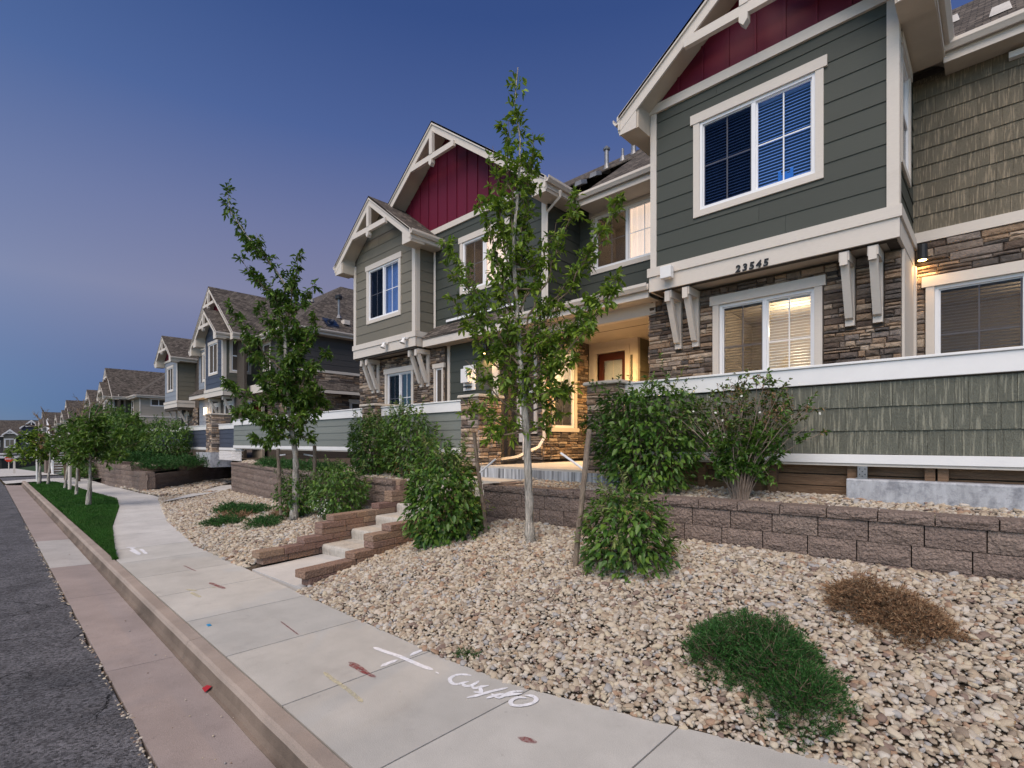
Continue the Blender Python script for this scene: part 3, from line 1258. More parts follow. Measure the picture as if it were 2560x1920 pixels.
# kerb segments with rolled nose
kx = [4, .7, -2.3, -5.45, -8.5, -10.95, -14.0, -17.1, -20.2, -23.3, -26.4, -29.5, -33.5]
kb = grid_sheet('kerb', [-33.6, 4], lambda x: 1.34, lambda x: 1.44, lambda x, y, s: -.03, 'soil', 1)
prof = [(1.262, -.26), (1.262, -.163), (1.285, -.158), (1.302, -.12), (1.315, -.045), (1.325, -.015), (1.345, -.002), (1.445, .002), (1.452, -.01), (1.452, -.26)]
for a, c in zip(kx, kx[1:]):
    mm = 'kerb'
    g = mb()
    n = 14
    K = len(prof)
    for k in range(n + 1):
        x = c + .003 + (a - c - .006) * k / n
        ch = .004 * noise.noise(Vector((x * 2.3, 5, 0)))
        g.v += [(x, y + ch + .003 * noise.noise(Vector((x * 11, q, 2))) * (1 < q < 7), z) for q, (y, z) in enumerate(prof)]
    for k in range(n):
        for q in range(K):
            q2 = (q + 1) % K
            g.f.append((k * K + q, k * K + q2, (k + 1) * K + q2, (k + 1) * K + q))
    g.f.append(tuple(range(K))[::-1])
    g.f.append(tuple(n * K + q for q in range(K)))
    ko = g.build('kerb_segment', mm, kb, smooth=False)
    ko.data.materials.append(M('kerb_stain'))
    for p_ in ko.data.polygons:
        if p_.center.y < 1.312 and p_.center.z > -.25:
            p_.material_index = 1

# pavement slabs on a dark bed
pv = grid_sheet('pavement', frange(-33, 3, .5), lambda x: pl(WALK_L, x) + .003, lambda x: pl(WALK_R, x) - .003, lambda x, y, s: -.03, 'soil', 1)
sx = [3, .9, -.28, -1.50, -2.53, -3.63, -4.81, -6.03, -7.25, -8.45, -9.65, -10.9, -12.56, -14.43, -15.9, -17.3, -18.8, -20.7, -22.3, -24, -26, -28, -30, -33]
for i, (a, c) in enumerate(zip(sx, sx[1:])):
    g = mb()
    n = 8
    x0_, x1_ = c + .006, a - .006
    for k in range(n):
        xa, xb = x0_ + (x1_ - x0_) * k / n, x0_ + (x1_ - x0_) * (k + 1) / n
        dz = .0
        g.hexa([(xa, pl(WALK_L, xa) + .006, -.12), (xb, pl(WALK_L, xb) + .006, -.12), (xb, pl(WALK_R, xb), -.12), (xa, pl(WALK_R, xa), -.12)],
               [(xa, pl(WALK_L, xa) + .006, dz), (xb, pl(WALK_L, xb) + .006, dz), (xb, pl(WALK_R, xb), dz), (xa, pl(WALK_R, xa), dz)])
    g.build('paving_slab', 'walk' if i < 11 else 'walk_light', pv)

# branch walk to the neighbours' stairs
bw = grid_sheet('path', frange(-23.2, -18.2, .5), lambda x: 3.75 + (-18.2 - x) * .62, lambda x: 4.0 + (-18.2 - x) * .95, lambda x, y, s: .055 + .02 * s, 'walk_light', 2)
# side street, its aprons and the far pavement
grid_sheet('side_street', frange(-49, -38, 2), lambda x: .8, lambda x: 40, lambda x, y, s: base(x) - .09, 'asphalt', 8)
grid_sheet('apron', frange(-38, -33, 1), lambda x: .76, lambda x: 3.9, lambda x, y, s: base(x) - .02 - .05 * (s < .1), 'walk_light', 3)
grid_sheet('far_pavement', frange(-120, -49, 3), lambda x: .8, lambda x: 3.9, lambda x, y, s: base(x) - .02, 'walk_light', 2)
grid_sheet('far_turf', frange(-120, -33, 3), lambda x: 3.9, lambda x: 9, lambda x, y, s: base(x) - .05 + .9 * s, 'turf_soil', 3)


# planting beds
def yw_r(x):
    return pl(WALL_R, x)


def yw_l(x):
    return pl(WALL_L, x)


def in_stairs(x, y):
    dx, dy = x + 7.1, y - 2.66
    s = dx * .9887 + dy * .1500
    d = -dx * .1500 + dy * .9887
    return abs(s) < .68 + .2 and d > 0 or (y > 5.2 and -8.3 < x < -5.9)


def h_low(x, y):
    dx, dy = x + 7.1, y - 2.66
    if abs(dx * .9887 + dy * .15) < .80 and dy > -.1:
        return -.25
    if x > -7.2:
        top, lo = .70, pl(WALK_R, x)
        hi = yw_r(x)
        s = max(0, (y - lo) / (hi - lo))
        amp = .68 + .02 * math.sin(x * 2)
        z = amp * (1 - (1 - min(1, s)) ** 1.35)
    else:
        lo, hi = pl(WALK_R, x), yw_l(x)
        s = max(0, (y - lo) / (hi - lo))
        amp = pl([(-20, .06), (-16, .16), (-12, .32), (-9.5, .50), (-8.3, .62)], x)
        z = amp * min(1.1, s) ** .9
    if -7.3 < x < -5.2:
        z *= .62 + .38 * sm(x, -6.2, -5.2)
    return z + .012 * noise.noise(Vector((x * 2.2, y * 2.2, 0))) - .004


bedn = grid_sheet('planting_bed', frange(-6.9, -6.0, .05) + frange(-5.9, 3, .2), lambda x: pl(WALK_R, x) - .0, lambda x: yw_r(x) + .04 if x > -5.85 else 5.5, lambda x, y, s: h_low(x, y) - .02, 'soil', 40)
bedl = grid_sheet('planting_bed', frange(-20.2, -8.75, .25) + frange(-8.7, -7.7, .05), lambda x: pl(WALK_R, x), lambda x: yw_l(x) + .04, lambda x, y, s: h_low(x, y) - .02, 'soil', 40)
bedf = grid_sheet('planting_bed', frange(-28, -20.2, .4), lambda x: pl(WALK_R, x), lambda x: max(pl(WALK_R, x) + .02, (pl(W3, x) + .05) if x < -22.3 else 4.15 + (x + 22.3) * 1.0 + 0.0), lambda x, y, s: .0 + .06 * s, 'soil', 4)
bedg = grid_sheet('planting_bed', frange(-28.4, -20.2, .4), lambda x: pl(W3, x) if x < -22.3 else 4.1, lambda x: 9.5, lambda x, y, s: .03, 'soil', 6)


def h_up(x, y):
    if x < -20.2:
        return .93 + .02 * noise.noise(Vector((x, y, 0)))
    t_ = 1.11 if x > -7 else 1.04
    yw = yw_r(x) if x > -7 else yw_l(x)
    return t_ + .10 * sm(y, yw, 6.9) + .012 * noise.noise(Vector((x * 2, y * 2, 5)))


upn = grid_sheet('upper_bed', frange(-5.85, 4, .25), lambda x: yw_r(x) + .12, lambda x: 8.3, lambda x, y, s: h_up(x, y) - .02, 'soil', 10)
upl = grid_sheet('upper_bed', frange(-20.2, -8.3, .3), lambda x: yw_l(x) + .12, lambda x: 8.4, lambda x, y, s: h_up(x, y) - .02, 'soil', 10)
grid_sheet('terrace', [-60, -28, -8.3, 6], lambda x: 8.2, lambda x: 40, lambda x, y, s: 1.08, 'soil', 2)
grid_sheet('terrace', [-180, -100, -60], lambda x: 9, lambda x: 40, lambda x, y, s: base(x) + .9, 'soil', 2)

# lawn strip soil
grid_sheet('lawn_soil', frange(-31.6, -10.02, .3), lambda x: 1.46, lambda x: pl(WALK_L, x), lambda x, y, s: -.005 + .03 * math.sin(math.pi * s), 'turf_soil', 4)


# ------------------------------------------------------------------ scattered pebbles (stuff)
def pebble_field(name, pts, scl, rot, label, parent=None):
    me = bpy.data.meshes.new(name)
    me.vertices.add(len(pts))
    me.vertices.foreach_set('co', np.asarray(pts, dtype=np.float32).ravel())
    a = me.attributes.new('scl', 'FLOAT_VECTOR', 'POINT')
    a.data.foreach_set('vector', np.asarray(scl, dtype=np.float32).ravel())
    a = me.attributes.new('rot', 'FLOAT_VECTOR', 'POINT')
    a.data.foreach_set('vector', np.asarray(rot, dtype=np.float32).ravel())
    o = bpy.data.objects.new(name, me)
    link(o)
    ng = bpy.data.node_groups.get('scatter_pebbles') or make_pebble_group()
    md = o.modifiers.new('scatter', 'NODES')
    md.node_group = ng
    tag(o, label, 'gravel', None, 'stuff')
    me.materials.append(M('pebble'))
    return o


def make_pebble_group():
    ng = bpy.data.node_groups.new('scatter_pebbles', 'GeometryNodeTree')
    ng.interface.new_socket('Geometry', in_out='INPUT', socket_type='NodeSocketGeometry')
    ng.interface.new_socket('Geometry', in_out='OUTPUT', socket_type='NodeSocketGeometry')
    N, L = ng.nodes, ng.links
    gi, go = N.new('NodeGroupInput'), N.new('NodeGroupOutput')
    jn = N.new('GeometryNodeJoinGeometry')
    for k in range(5):
        ic = N.new('GeometryNodeMeshIcoSphere')
        ic.inputs['Radius'].default_value = .5
        ic.inputs['Subdivisions'].default_value = 3 if k < 0 else 2
        sp = N.new('GeometryNodeSetPosition')
        pos = N.new('GeometryNodeInputPosition')
        ad = N.new('ShaderNodeVectorMath')
        ad.operation = 'ADD'
        ad.inputs[1].default_value = (k * 7.3, k * 3.1, k)
        L.new(pos.outputs[0], ad.inputs[0])
        nz = N.new('ShaderNodeTexNoise')
        nz.inputs['Scale'].default_value = 1.9
        nz.inputs['Detail'].default_value = 1
        L.new(ad.outputs[0], nz.inputs[0])
        sb = N.new('ShaderNodeVectorMath')
        sb.operation = 'SUBTRACT'
        sb.inputs[1].default_value = (.5, .5, .5)
        L.new(nz.outputs['Color'], sb.inputs[0])
        sc_ = N.new('ShaderNodeVectorMath')
        sc_.operation = 'SCALE'
        sc_.inputs['Scale'].default_value = .75
        L.new(sb.outputs[0], sc_.inputs[0])
        L.new(ic.outputs[0], sp.inputs[0])
        L.new(sc_.outputs[0], sp.inputs['Offset'])
        ss = N.new('GeometryNodeSetShadeSmooth')
        L.new(sp.outputs[0], ss.inputs[0])
        gti = N.new('GeometryNodeGeometryToInstance')
        L.new(ss.outputs[0], gti.inputs[0])
        L.new(gti.outputs[0], jn.inputs[0])
    iop = N.new('GeometryNodeInstanceOnPoints')
    iop.inputs['Pick Instance'].default_value = True
    L.new(gi.outputs[0], iop.inputs[0])
    L.new(jn.outputs[0], iop.inputs['Instance'])
    for nm, sock in (('scl', 'Scale'), ('rot', 'Rotation')):
        na = N.new('GeometryNodeInputNamedAttribute')
        na.data_type = 'FLOAT_VECTOR'
        na.inputs['Name'].default_value = nm
        L.new(na.outputs[0], iop.inputs[sock])
    sm_ = N.new('GeometryNodeSetMaterial')
    sm_.inputs['Material'].default_value = M('pebble')
    L.new(iop.outputs[0], sm_.inputs[0])
    L.new(sm_.outputs[0], go.inputs[0])
    return ng


rng = np.random.default_rng(11)


def scatter(x0, x1, ylo, yhi, zf, dens, size, excl=()):
    P_, S_, R_ = [], [], []
    ymin = min(ylo(x) for x in np.linspace(x0, x1, 60))
    ymax = max(yhi(x) for x in np.linspace(x0, x1, 60))
    st = 1 / math.sqrt(dens)
    for xx in np.arange(x0, x1, st):
        ys = np.arange(ymin, ymax, st)
        jx = rng.uniform(-.5, .5, len(ys)) * st
        jy = rng.uniform(-.5, .5, len(ys)) * st
        sz = size * np.exp(rng.normal(-.07, .38, len(ys)))
        for k in range(len(ys)):
            x, y = xx + jx[k], ys[k] + jy[k]
            if not (ylo(x) - .004 < y < yhi(x)):
                continue
            if any(e(x, y) for e in excl):
                continue
            s = min(sz[k], size * 1.9)
            P_.append((x, y, zf(x, y) + s * rng.uniform(.02, .30)))
            S_.append((s * rng.uniform(.95, 1.45), s * rng.uniform(.8, 1.05), s * rng.uniform(.5, .8)))
            R_.append((rng.normal(0, .35), rng.normal(0, .35), rng.uniform(0, 6.28)))
    return P_, S_, R_


def in_stairs(x, y):
    dx, dy = x + 7.1, y - 2.66
    s = dx * .9887 + dy * .1500
    d = -dx * .1500 + dy * .9887
    return abs(s) < .68 + .2 and d > 0 or (y > 5.2 and -8.3 < x < -5.9)


P1 = scatter(-6.7, 2.0, lambda x: pl(WALK_R, x), lambda x: yw_r(x) - .02 if x > -5.85 else 5.6, h_low, 1450, .036, (in_stairs, lambda x, y: x < -6.28 and y < 2.9))
pebble_field('gravel', *P1, 'tan river gravel sloping from the pavement up to the long block retaining wall on the right')
P2 = scatter(-20.2, -7.6, lambda x: pl(WALK_R, x), lambda x: yw_l(x) - .02, h_low, 850, .042, (in_stairs, lambda x, y: 3.75 + (-18.2 - x) * .62 < y < 4.0 + (-18.2 - x) * .95 + .02 and x < -18.1))
pebble_field('gravel', *P2, 'tan river gravel bed left of the block stairs with low junipers in it')
P3 = scatter(-5.8, 2.2, lambda x: yw_r(x) + .14, lambda x: 6.95, lambda x, y: h_up(x, y), 1150, .036, (lambda x, y: x > -1.23 and y > 6.72,))
pebble_field('gravel', *P3, 'strip of tan river gravel on top of the right retaining wall below the shingled fence')
P4 = scatter(-20.2, -8.3, lambda x: yw_l(x) + .14, lambda x: 7.4, lambda x, y: h_up(x, y), 380, .055)
pebble_field('gravel', *P4, 'river gravel on top of the middle retaining wall around the rear shrubs')
P5 = scatter(-28, -20.2, lambda x: pl(WALK_R, x), lambda x: (pl(W3, x) - .02) if x < -22.3 else (4.15 + (x + 22.3) * .95 + .3), lambda x, y: .03, 330, .065)
P5b = scatter(-26.6, -20.25, lambda x: max(4.0, pl(WALK_R, x)), lambda x: 8.6, lambda x, y: .06, 330, .065, (lambda x, y: x < -22.3 and y < pl(W3, x) + .2, lambda x, y: 3.75 + (-18.2 - x) * .62 < y < 4.0 + (-18.2 - x) * .95 + .02))
pebble_field('gravel', P5[0] + P5b[0], P5[1] + P5b[1], P5[2] + P5b[2], 'pebble strip at the foot of the farther stepped retaining wall')
P6 = scatter(-28.3, -22.6, lambda x: 4.5, lambda x: pl(W3, x) - .3, lambda x, y: h_up(x, y), 250, .065)
if P6[0]:
    pebble_field('gravel', *P6, 'pebbles on top of the farther retaining wall around the creeping junipers')
# grit lying in the broken asphalt edge
Pe, Se, Re = [], [], []
for k in range(520):
    x = -rng.uniform(0, 1) ** 1.6 * 14 - 3
    s = rng.uniform(.008, .026)
    y = edge(x) + rng.normal(-.008, .012)
    if rng.random() < .12:
        y = rng.uniform(.8, 1.27)
        s *= .6
    Pe.append((x, y, -.158 + s * .2))
    Se.append((s * 1.2, s, s * .7))
    Re.append((0, 0, rng.uniform(0, 6)))
pebble_field('grit', Pe, Se, Re, 'loose grit caught in the crumbling asphalt edge along the gutter')


# ------------------------------------------------------------------ retaining walls
def block_obj(fr_o, ux, uy, u0, u1, z0, z1, depth, root, name, m, rough=True):
    """block with a split, bulging face; the face looks along (uy, -ux)"""
    nx, ny = uy, -ux
    def P(u, z, n):
        return (fr_o[0] + ux * u + nx * n, fr_o[1] + uy * u + ny * n, z)
    g = mb()
    nu, nz = 5, 3
    c = .008
    fid = {}
    for i in range(nu + 1):
        for j in range(nz + 1):
            edge_ = i in (0, nu) or j in (0, nz)
            u = u0 + (u1 - u0) * i / nu
            z = z0 + (z1 - z0) * j / nz
            n = 0 if edge_ else (.012 + rnd.uniform(-.008, .014) if rough else .004)
            if not edge_:
                u += rnd.uniform(-.01, .01)
            fid[i, j] = len(g.v)
            g.v.append(P(u, z, n))
    for i in range(nu):
        for j in range(nz):
            g.f.append((fid[i, j], fid[i + 1, j], fid[i + 1, j + 1], fid[i, j + 1]))
    b0 = len(g.v)
    g.v += [P(u0, z0, -depth), P(u1, z0, -depth), P(u1, z1, -depth), P(u0, z1, -depth)]
    g.f.append(tuple([fid[i, nz] for i in range(nu + 1)] + [b0 + 2, b0 + 3]))
    g.f.append(tuple([fid[i, 0] for i in range(nu, -1, -1)] + [b0, b0 + 1]))
    g.f.append(tuple([fid[0, j] for j in range(nz + 1)] + [b0 + 3, b0]))
    g.f.append(tuple([fid[nu, j] for j in range(nz, -1, -1)] + [b0 + 1, b0 + 2]))
    g.f.append((b0 + 1, b0, b0 + 3, b0 + 2))
    return g.build(name, m, root, recalc=False)


def retaining(poly, ztop, zbot, label, m='block', bl=.42, group=None, tops=None):
    root = thing('retaining_wall', (poly[0][0], poly[0][1], zbot), label, 'retaining wall', group)
    # arc length walk
    seg = []
    s = 0
    for (a, b_), (c, d) in zip(poly, poly[1:]):
        l_ = math.hypot(c - a, d - b_)
        seg.append((s, s + l_, a, b_, (c - a) / l_, (d - b_) / l_))
        s += l_
    tot = s

    def at(q):
        for (s0, s1, a, b_, ux, uy) in seg:
            if q <= s1 + 1e-6:
                return a + ux * (q - s0), b_ + uy * (q - s0)
        s0, s1, a, b_, ux, uy = seg[-1]
        return a + ux * (q - s0), b_ + uy * (q - s0)
    z = ztop
    row = 0
    while z > zbot + .02:
        h = .10 if row == 0 else .2
        off = [0, .18, .4, .06, .25][row % 5] * bl
        q = -off
        while q < tot - .02:
            a, c = max(0, q), min(tot, q + bl)
            if c - a > .03:
                p0, p1 = at(a), at(c)
                lim = tops(p0[0]) if tops else ztop
                l_ = math.hypot(p1[0] - p0[0], p1[1] - p0[1])
                if z <= lim + .02 and l_ > .02:
                    ux, uy = (p1[0] - p0[0]) / l_, (p1[1] - p0[1]) / l_
                    top_row = row == 0 or (tops and z + .15 > lim)
                    so_ = .022 if top_row else 0
                    g0 = (p0[0] + uy * so_, p0[1] - ux * so_)
                    block_obj(g0, ux, uy, .005, l_ - .005, z - h + .003, z - .003, .28, root, 'cap_block' if top_row else 'block', m)
            q += bl
        z -= h
        row += 1
    return root


retaining(WALL_R, 1.19, .42, 'long maroon split-face block retaining wall running below the shingled fence on the right', bl=.42)
# short return of that wall beside the stair landing
retaining([(-5.87, 6.5), (-5.86, 5.47)], 1.19, .5, 'short return of maroon blocks at the head of the stairs beside the pale slab', bl=.36)
retaining(WALL_L, 1.12, .02, 'brown block retaining wall behind the middle gravel bed and the staked tree', bl=.42)
retaining([(-20.22, 8.6), (-20.21, 6.31)], 1.12, .02, 'end return of the middle block wall beside the branch path', bl=.42)
retaining(W3[::-1], .95, -.1, 'curved stepped block wall below the creeping junipers, receding towards the grey house', bl=.42,
          tops=lambda x: .95 if x < -24.6 else .75)
retaining([(-28.2, 3.72), (-27.2, 3.72), (-25.7, 3.85), (-24.4, 3.98), (-22.32, 4.13)], 1.05, -.1, 'stepped front face of the farther block wall along the bent pavement', bl=.42,
          tops=lambda x: 1.05 if x < -25.6 else (.95 if x < -24.5 else .75))
retaining([(-37.5, 4.1), (-31, 4.3), (-28.9, 4.6)], 1.0, -.3, 'distant block retaining wall behind the young lawn trees', bl=.42)
# fills behind the farther walls
grid_sheet('upper_bed', frange(-28.4, -22.4, .5), lambda x: pl([(-28.4, 3.95), (-22.3, 4.35)], x), lambda x: pl(W3, x) + .0 if False else max(4.4, pl(W3, x) - .25), lambda x, y, s: .93 if x < -24.6 else .73, 'soil', 4)
grid_sheet('upper_bed', frange(-60, -28.4, 2), lambda x: 4.4, lambda x: 8.6, lambda x, y, s: .9, 'turf_soil', 3)


# ------------------------------------------------------------------ block stairs
SO, SD, SS = (-7.1, 2.66), (-.15, .9887), (.9887, .15)


def SP(s, d, z):
    return (SO[0] + SS[0] * s + SD[0] * d, SO[1] + SS[1] * s + SD[1] * d, z)


st = thing('garden_stairs', (-7.1, 2.7, 0), 'concrete garden stairs between two stepped cheek walls of tan and maroon blocks', 'stairs')
for k, (d0, d1, zt) in enumerate([(1.28, 1.95, .19), (1.85, 2.45, .36), (2.37, 2.95, .53), (2.87, 3.45, .70), (3.35, 3.95, .87), (3.85, 4.5, 1.04)]):
    g = mb()
    a = .655
    r_ = .03
    n = 7
    prof_ = [(d0 + .012, zt - .185), (d0, zt - .06), (d0 + .004, zt - r_), (d0 + .015, zt - .008), (d0 + .04, zt), (d1 + .1, zt), (d1 + .1, zt - .3), (d0 + .012, zt - .3)]
    K = len(prof_)
    g.v = [SP(-a, d, z) for d, z in prof_] + [SP(a, d, z) for d, z in prof_]
    for q in range(K):
        q2 = (q + 1) % K
        g.f.append((q, q2, K + q2, K + q))
    g.f.append(tuple(range(K)))
    g.f.append(tuple(range(2 * K - 1, K - 1, -1)))
    g.build('step', 'cement_pale', st)
g = mb()
g.hexa([SP(-.70, .16, -.1), SP(.80, .02, -.1), SP(.66, 1.3, -.1), SP(-.66, 1.3, -.1)], [SP(-.70, .16, .004), SP(.80, .02, .004), SP(.66, 1.3, .03), SP(-.66, 1.3, .03)])
g.build('landing', 'walk_light', st)
LEV = [.24, .33, .53, .63, .73, .93, 1.13]
for side, dst in ((1, [-.02, .73, 1.05, 1.38, 2.1, 2.6, 2.9]), (-1, [.24, .96, 1.28, 1.50, 2.45, 2.75, 2.95])):
    z = .03
    row = 0
    for zt, dd in zip([.135, .24, .335, .43, .53, .63, .73, .83, .93, 1.03, 1.13], None or [0] * 11):
        start = next(d for L_, d in zip(LEV, dst) if zt <= L_ + .006)
        q = start + (.07 if row == 0 else 0)
        first = True
        end = 3.15
        while q < end - .05:
            l_ = rnd.uniform(.36, .55)
            a, c = q, min(end, q + l_)
            s0, s1 = side * .665, side * .875
            if row == 0:
                s0 += side * .03
            jj = rnd.uniform(-.008, .008)
            lo, hi = min(s0, s1) + jj, max(s0, s1) + jj
            g = mb().hexa([SP(lo, a + .004, z + .002), SP(hi, a + .004, z + .002), SP(hi, c - .004, z + .002), SP(lo, c - .004, z + .002)],
                          [SP(lo, a + .004, zt - .002), SP(hi, a + .004, zt - .002), SP(hi, c - .004, zt - .002), SP(lo, c - .004, zt - .002)])
            g.build('block', 'block_tan', st, bevel=.007)
            q += l_
            first = False
        z = zt
        row += 1

# pale landing and porch slab at the head of the stairs
g = mb()
g.wbox(-8.25, -5.95, 5.95, 6.62, .9, 1.19)
la = g.build('landing_slab', 'slab', None)
tag(la, 'low pale concrete landing at the head of the block stairs', 'slab')
g = mb()
g.wbox(-7.15, -4.08, 6.6, 11.15, 1.0, 1.40)
ps = g.build('porch_slab', 'slab', None)
tag(ps, 'raised concrete porch slab with dark drip stains between the two stone piers', 'slab')
g = mb()
g.wbox(-7.14, -4.10, 6.575, 6.60, 1.10, 1.365)
g.build('slab_face', 'drip', ps)

# ------------------------------------------------------------------ paint marks on the pavement
def stroke(pts, w_, name, m, z, root, taper=False):
    P = [Vector((x, y)) for x, y in pts]
    Q = []
    for a, c in zip(P, P[1:]):
        n = max(1, int((c - a).length / .02))
        for k in range(n):
            Q.append(a.lerp(c, k / n))
    Q.append(P[-1])
    for _ in range(2):
        Q = [Q[0]] + [(Q[i - 1] + Q[i] * 2 + Q[i + 1]) / 4 for i in range(1, len(Q) - 1)] + [Q[-1]]
    g = mb()
    n = len(Q)
    for i, q in enumerate(Q):
        d = (Q[min(i + 1, n - 1)] - Q[max(i - 1, 0)]).normalized()
        nn_ = Vector((-d.y, d.x))
        e = min(1, (min(i, n - 1 - i) + .6) / 2.2)
        ww = w_ * .5 * e * (1 + .22 * noise.noise(Vector((q.x * 40, q.y * 40, z * 50))))
        g.v += [(q.x + nn_.x * ww, q.y + nn_.y * ww, z), (q.x - nn_.x * ww, q.y - nn_.y * ww, z)]
    for i in range(n - 1):
        g.f.append((2 * i, 2 * i + 1, 2 * i + 3, 2 * i + 2))
    return g.build(name, m, root, recalc=False)


def paint(name, loc, label, strokes, w_, m, z=.004):
    root = thing(name, (*loc, 0), label, 'paint mark')
    for k, s in enumerate(strokes):
        stroke(s, w_, 'stroke', m, z + .0007 * k, root)
    return root


paint('paint_cross', (-3.7, 2.5), 'white spray-painted cross with a dot on the pavement joint', [[(-4.06, 2.44), (-3.9, 2.46), (-3.74, 2.49), (-3.6, 2.5), (-3.44, 2.51), (-3.31, 2.53)], [(-3.67, 2.27), (-3.68, 2.35), (-3.68, 2.44)], [(-3.67, 2.56), (-3.69, 2.63), (-3.69, 2.71)], [(-3.26, 2.52), (-3.22, 2.52)]], .045, 'paint_white')
paint('paint_lettering', (-2.8, 2.6), 'white sprayed scrawl reading cus/ATO along the gravel edge of the pavement', [
    [(-3.01, 2.68), (-3.06, 2.66), (-3.11, 2.61), (-3.1, 2.53), (-3.04, 2.49), (-2.98, 2.49), (-2.97, 2.55), (-2.95, 2.60)],
    [(-2.97, 2.55), (-2.91, 2.52), (-2.88, 2.57), (-2.90, 2.66)], [(-2.88, 2.57), (-2.83, 2.54), (-2.82, 2.61), (-2.79, 2.66)], [(-2.82, 2.60), (-2.79, 2.57), (-2.74, 2.55), (-2.80, 2.51)],
    [(-2.77, 2.42), (-2.74, 2.49), (-2.71, 2.61), (-2.66, 2.73)], [(-2.66, 2.51), (-2.65, 2.57), (-2.62, 2.65)], [(-2.68, 2.58), (-2.59, 2.57), (-2.6, 2.64), (-2.59, 2.72), (-2.54, 2.77)], [(-2.60, 2.60), (-2.57, 2.67), (-2.52, 2.74)],
    [(-2.45, 2.71), (-2.51, 2.68), (-2.51, 2.6), (-2.46, 2.56), (-2.41, 2.6), (-2.37, 2.68), (-2.38, 2.75), (-2.44, 2.77), (-2.49, 2.73)]], .032, 'paint_white')
paint('paint_bar', (-3.7, 2.13), 'short dull red sprayed bar across the pavement joint', [[(-3.94, 2.13), (-3.85, 2.15), (-3.71, 2.14), (-3.61, 2.13), (-3.53, 2.14)], [(-3.90, 2.115), (-3.76, 2.118), (-3.63, 2.12)]], .035, 'paint_red')
paint('paint_bar', (-3.6, 1.88), 'pale yellow sprayed line crossing the pavement joint near the kerb', [[(-3.91, 1.9), (-3.75, 1.89), (-3.64, 1.89), (-3.51, 1.89), (-3.38, 1.88), (-3.26, 1.87)]], .035, 'paint_yellow')
paint('paint_marks', (-10.5, 1.8), 'faint white strokes on the pavement near the tip of the lawn', [[(-11.06, 1.76), (-10.88, 1.86)], [(-10.71, 1.76), (-10.16, 1.79)], [(-10.69, 1.9), (-10.15, 1.88)], [(-10.9, 1.8), (-10.2, 1.8)]], .05, 'paint_white')
paint('paint_marks', (-7.2, 1.8), 'faint yellow-white strokes on the pavement before the stairs', [[(-7.35, 1.77), (-7.19, 1.85)], [(-7.16, 1.78), (-6.86, 1.8)], [(-7.21, 2.01), (-7.19, 2.07)]], .045, 'paint_yellow')
paint('paint_bar', (-7.3, 2.1), 'dull red stroke on the pavement in front of the stairs', [[(-7.48, 2.07), (-7.04, 2.12)]], .05, 'paint_red')
paint('paint_bar', (-5.1, 2.1), 'thin red scratch of paint in the middle of the pavement', [[(-5.34, 2.13), (-4.84, 2.1)]], .015, 'paint_red')
paint('paint_bar', (-8.5, 2.1), 'thin faded red stroke on the pavement left of the stairs', [[(-8.81, 2.09), (-8.29, 2.12)]], .02, 'paint_red')
paint('paint_bar', (-2.0, 1.95), 'small red paint dab on the nearest pavement slab at the bottom edge', [[(-2.17, 2.32), (-2.05, 2.36)]], .05, 'paint_red')
g = mb()
g.wbox(-5.78, -5.72, 1.57, 1.60, .001, .008)
o = g.build('litter', 'blue_plastic', None)
tag(o, 'tiny bright blue scrap lying on the pavement near the kerb', 'litter')
g = mb()
g.v = [(-4.70, 1.245, -.16), (-4.60, 1.24, -.16), (-4.585, 1.285, -.12), (-4.67, 1.275, -.135), (-4.64, 1.262, -.15)]
g.f = [(0, 1, 4), (1, 2, 4), (2, 3, 4), (3, 0, 4)]
o = g.build('litter', 'litter_red', None)
tag(o, 'crumpled red scrap lying in the gutter against the kerb', 'litter')

# ------------------------------------------------------------------ the near townhouse
A = thing('townhouse', (-4.5, 9.6, 1.2), 'near dark green and tan townhouse numbered 23545 with red gables and a lit porch', 'townhouse')
SL = .75
# --- first bay with the number
W1 = (-3.57, -1.73, 5.47, 7.13)
core(A, FRONT(8), -4.32, -.93, 4.43, 7.62, [(W1[0] + .1, W1[1] - .1, W1[2] + .1, W1[3] - .15)], gable=(-2.62, 8.85, SL))
siding(A, FRONT(8), -4.22, -1.03, 4.84, 7.46, 'siding_green', [(W1[0], W1[1], W1[2], W1[3])])
window(A, FRONT(8), *W1, blinds=.019, glass='glass_deep', room='room_dark', label='upper bay window with white horizontal blinds', slatgap=.047, lit=0)
board(A, FRONT(8), -4.33, -4.221, 4.83, 7.46, -.01, .035, 'corner_board')
board(A, FRONT(8), -1.029, -.90, 4.83, 7.46, -.01, .035, 'corner_board')
board(A, SIDE(-.93), 8.0, 8.10, 4.83, 7.30, -.01, .035, 'corner_board')
board(A, FRONT(8), -4.36, -.89, 7.462, 7.61, -.01, .05, 'frieze_board')
panels(A, FRONT(8), -2.62, 8.80, SL, 7.615, -4.3, -.95)
W4 = (8.22, 9.14, 5.47, 7.13)
core(A, SIDE(-.93), 8.13, 9.6, 4.43, 7.3, [(W4[0] + .09, W4[1] - .09, W4[2] + .1, W4[3] - .15)])
siding(A, SIDE(-.93), 8.105, 9.6, 4.84, 7.3, 'siding_green', [W4], joint=9)
window(A, SIDE(-.93), *W4, kind='hung', grid=(2, 1), trim=.085, glass='glass', depth=.35)
core(A, SIDEL(-4.32), 8.13, 9.85, 4.43, 7.3)
siding(A, SIDEL(-4.32), 8.0, 9.85, 4.84, 7.3, 'siding_green', joint=9)
belt(A, -4.32, -.93, 8.0, 9.6, 4.83)
gable_roof(A, -2.62, 2.07, 7.55, 11.4, 7.41, SL, wall_half=1.72, yend=(9.28, 9.28))
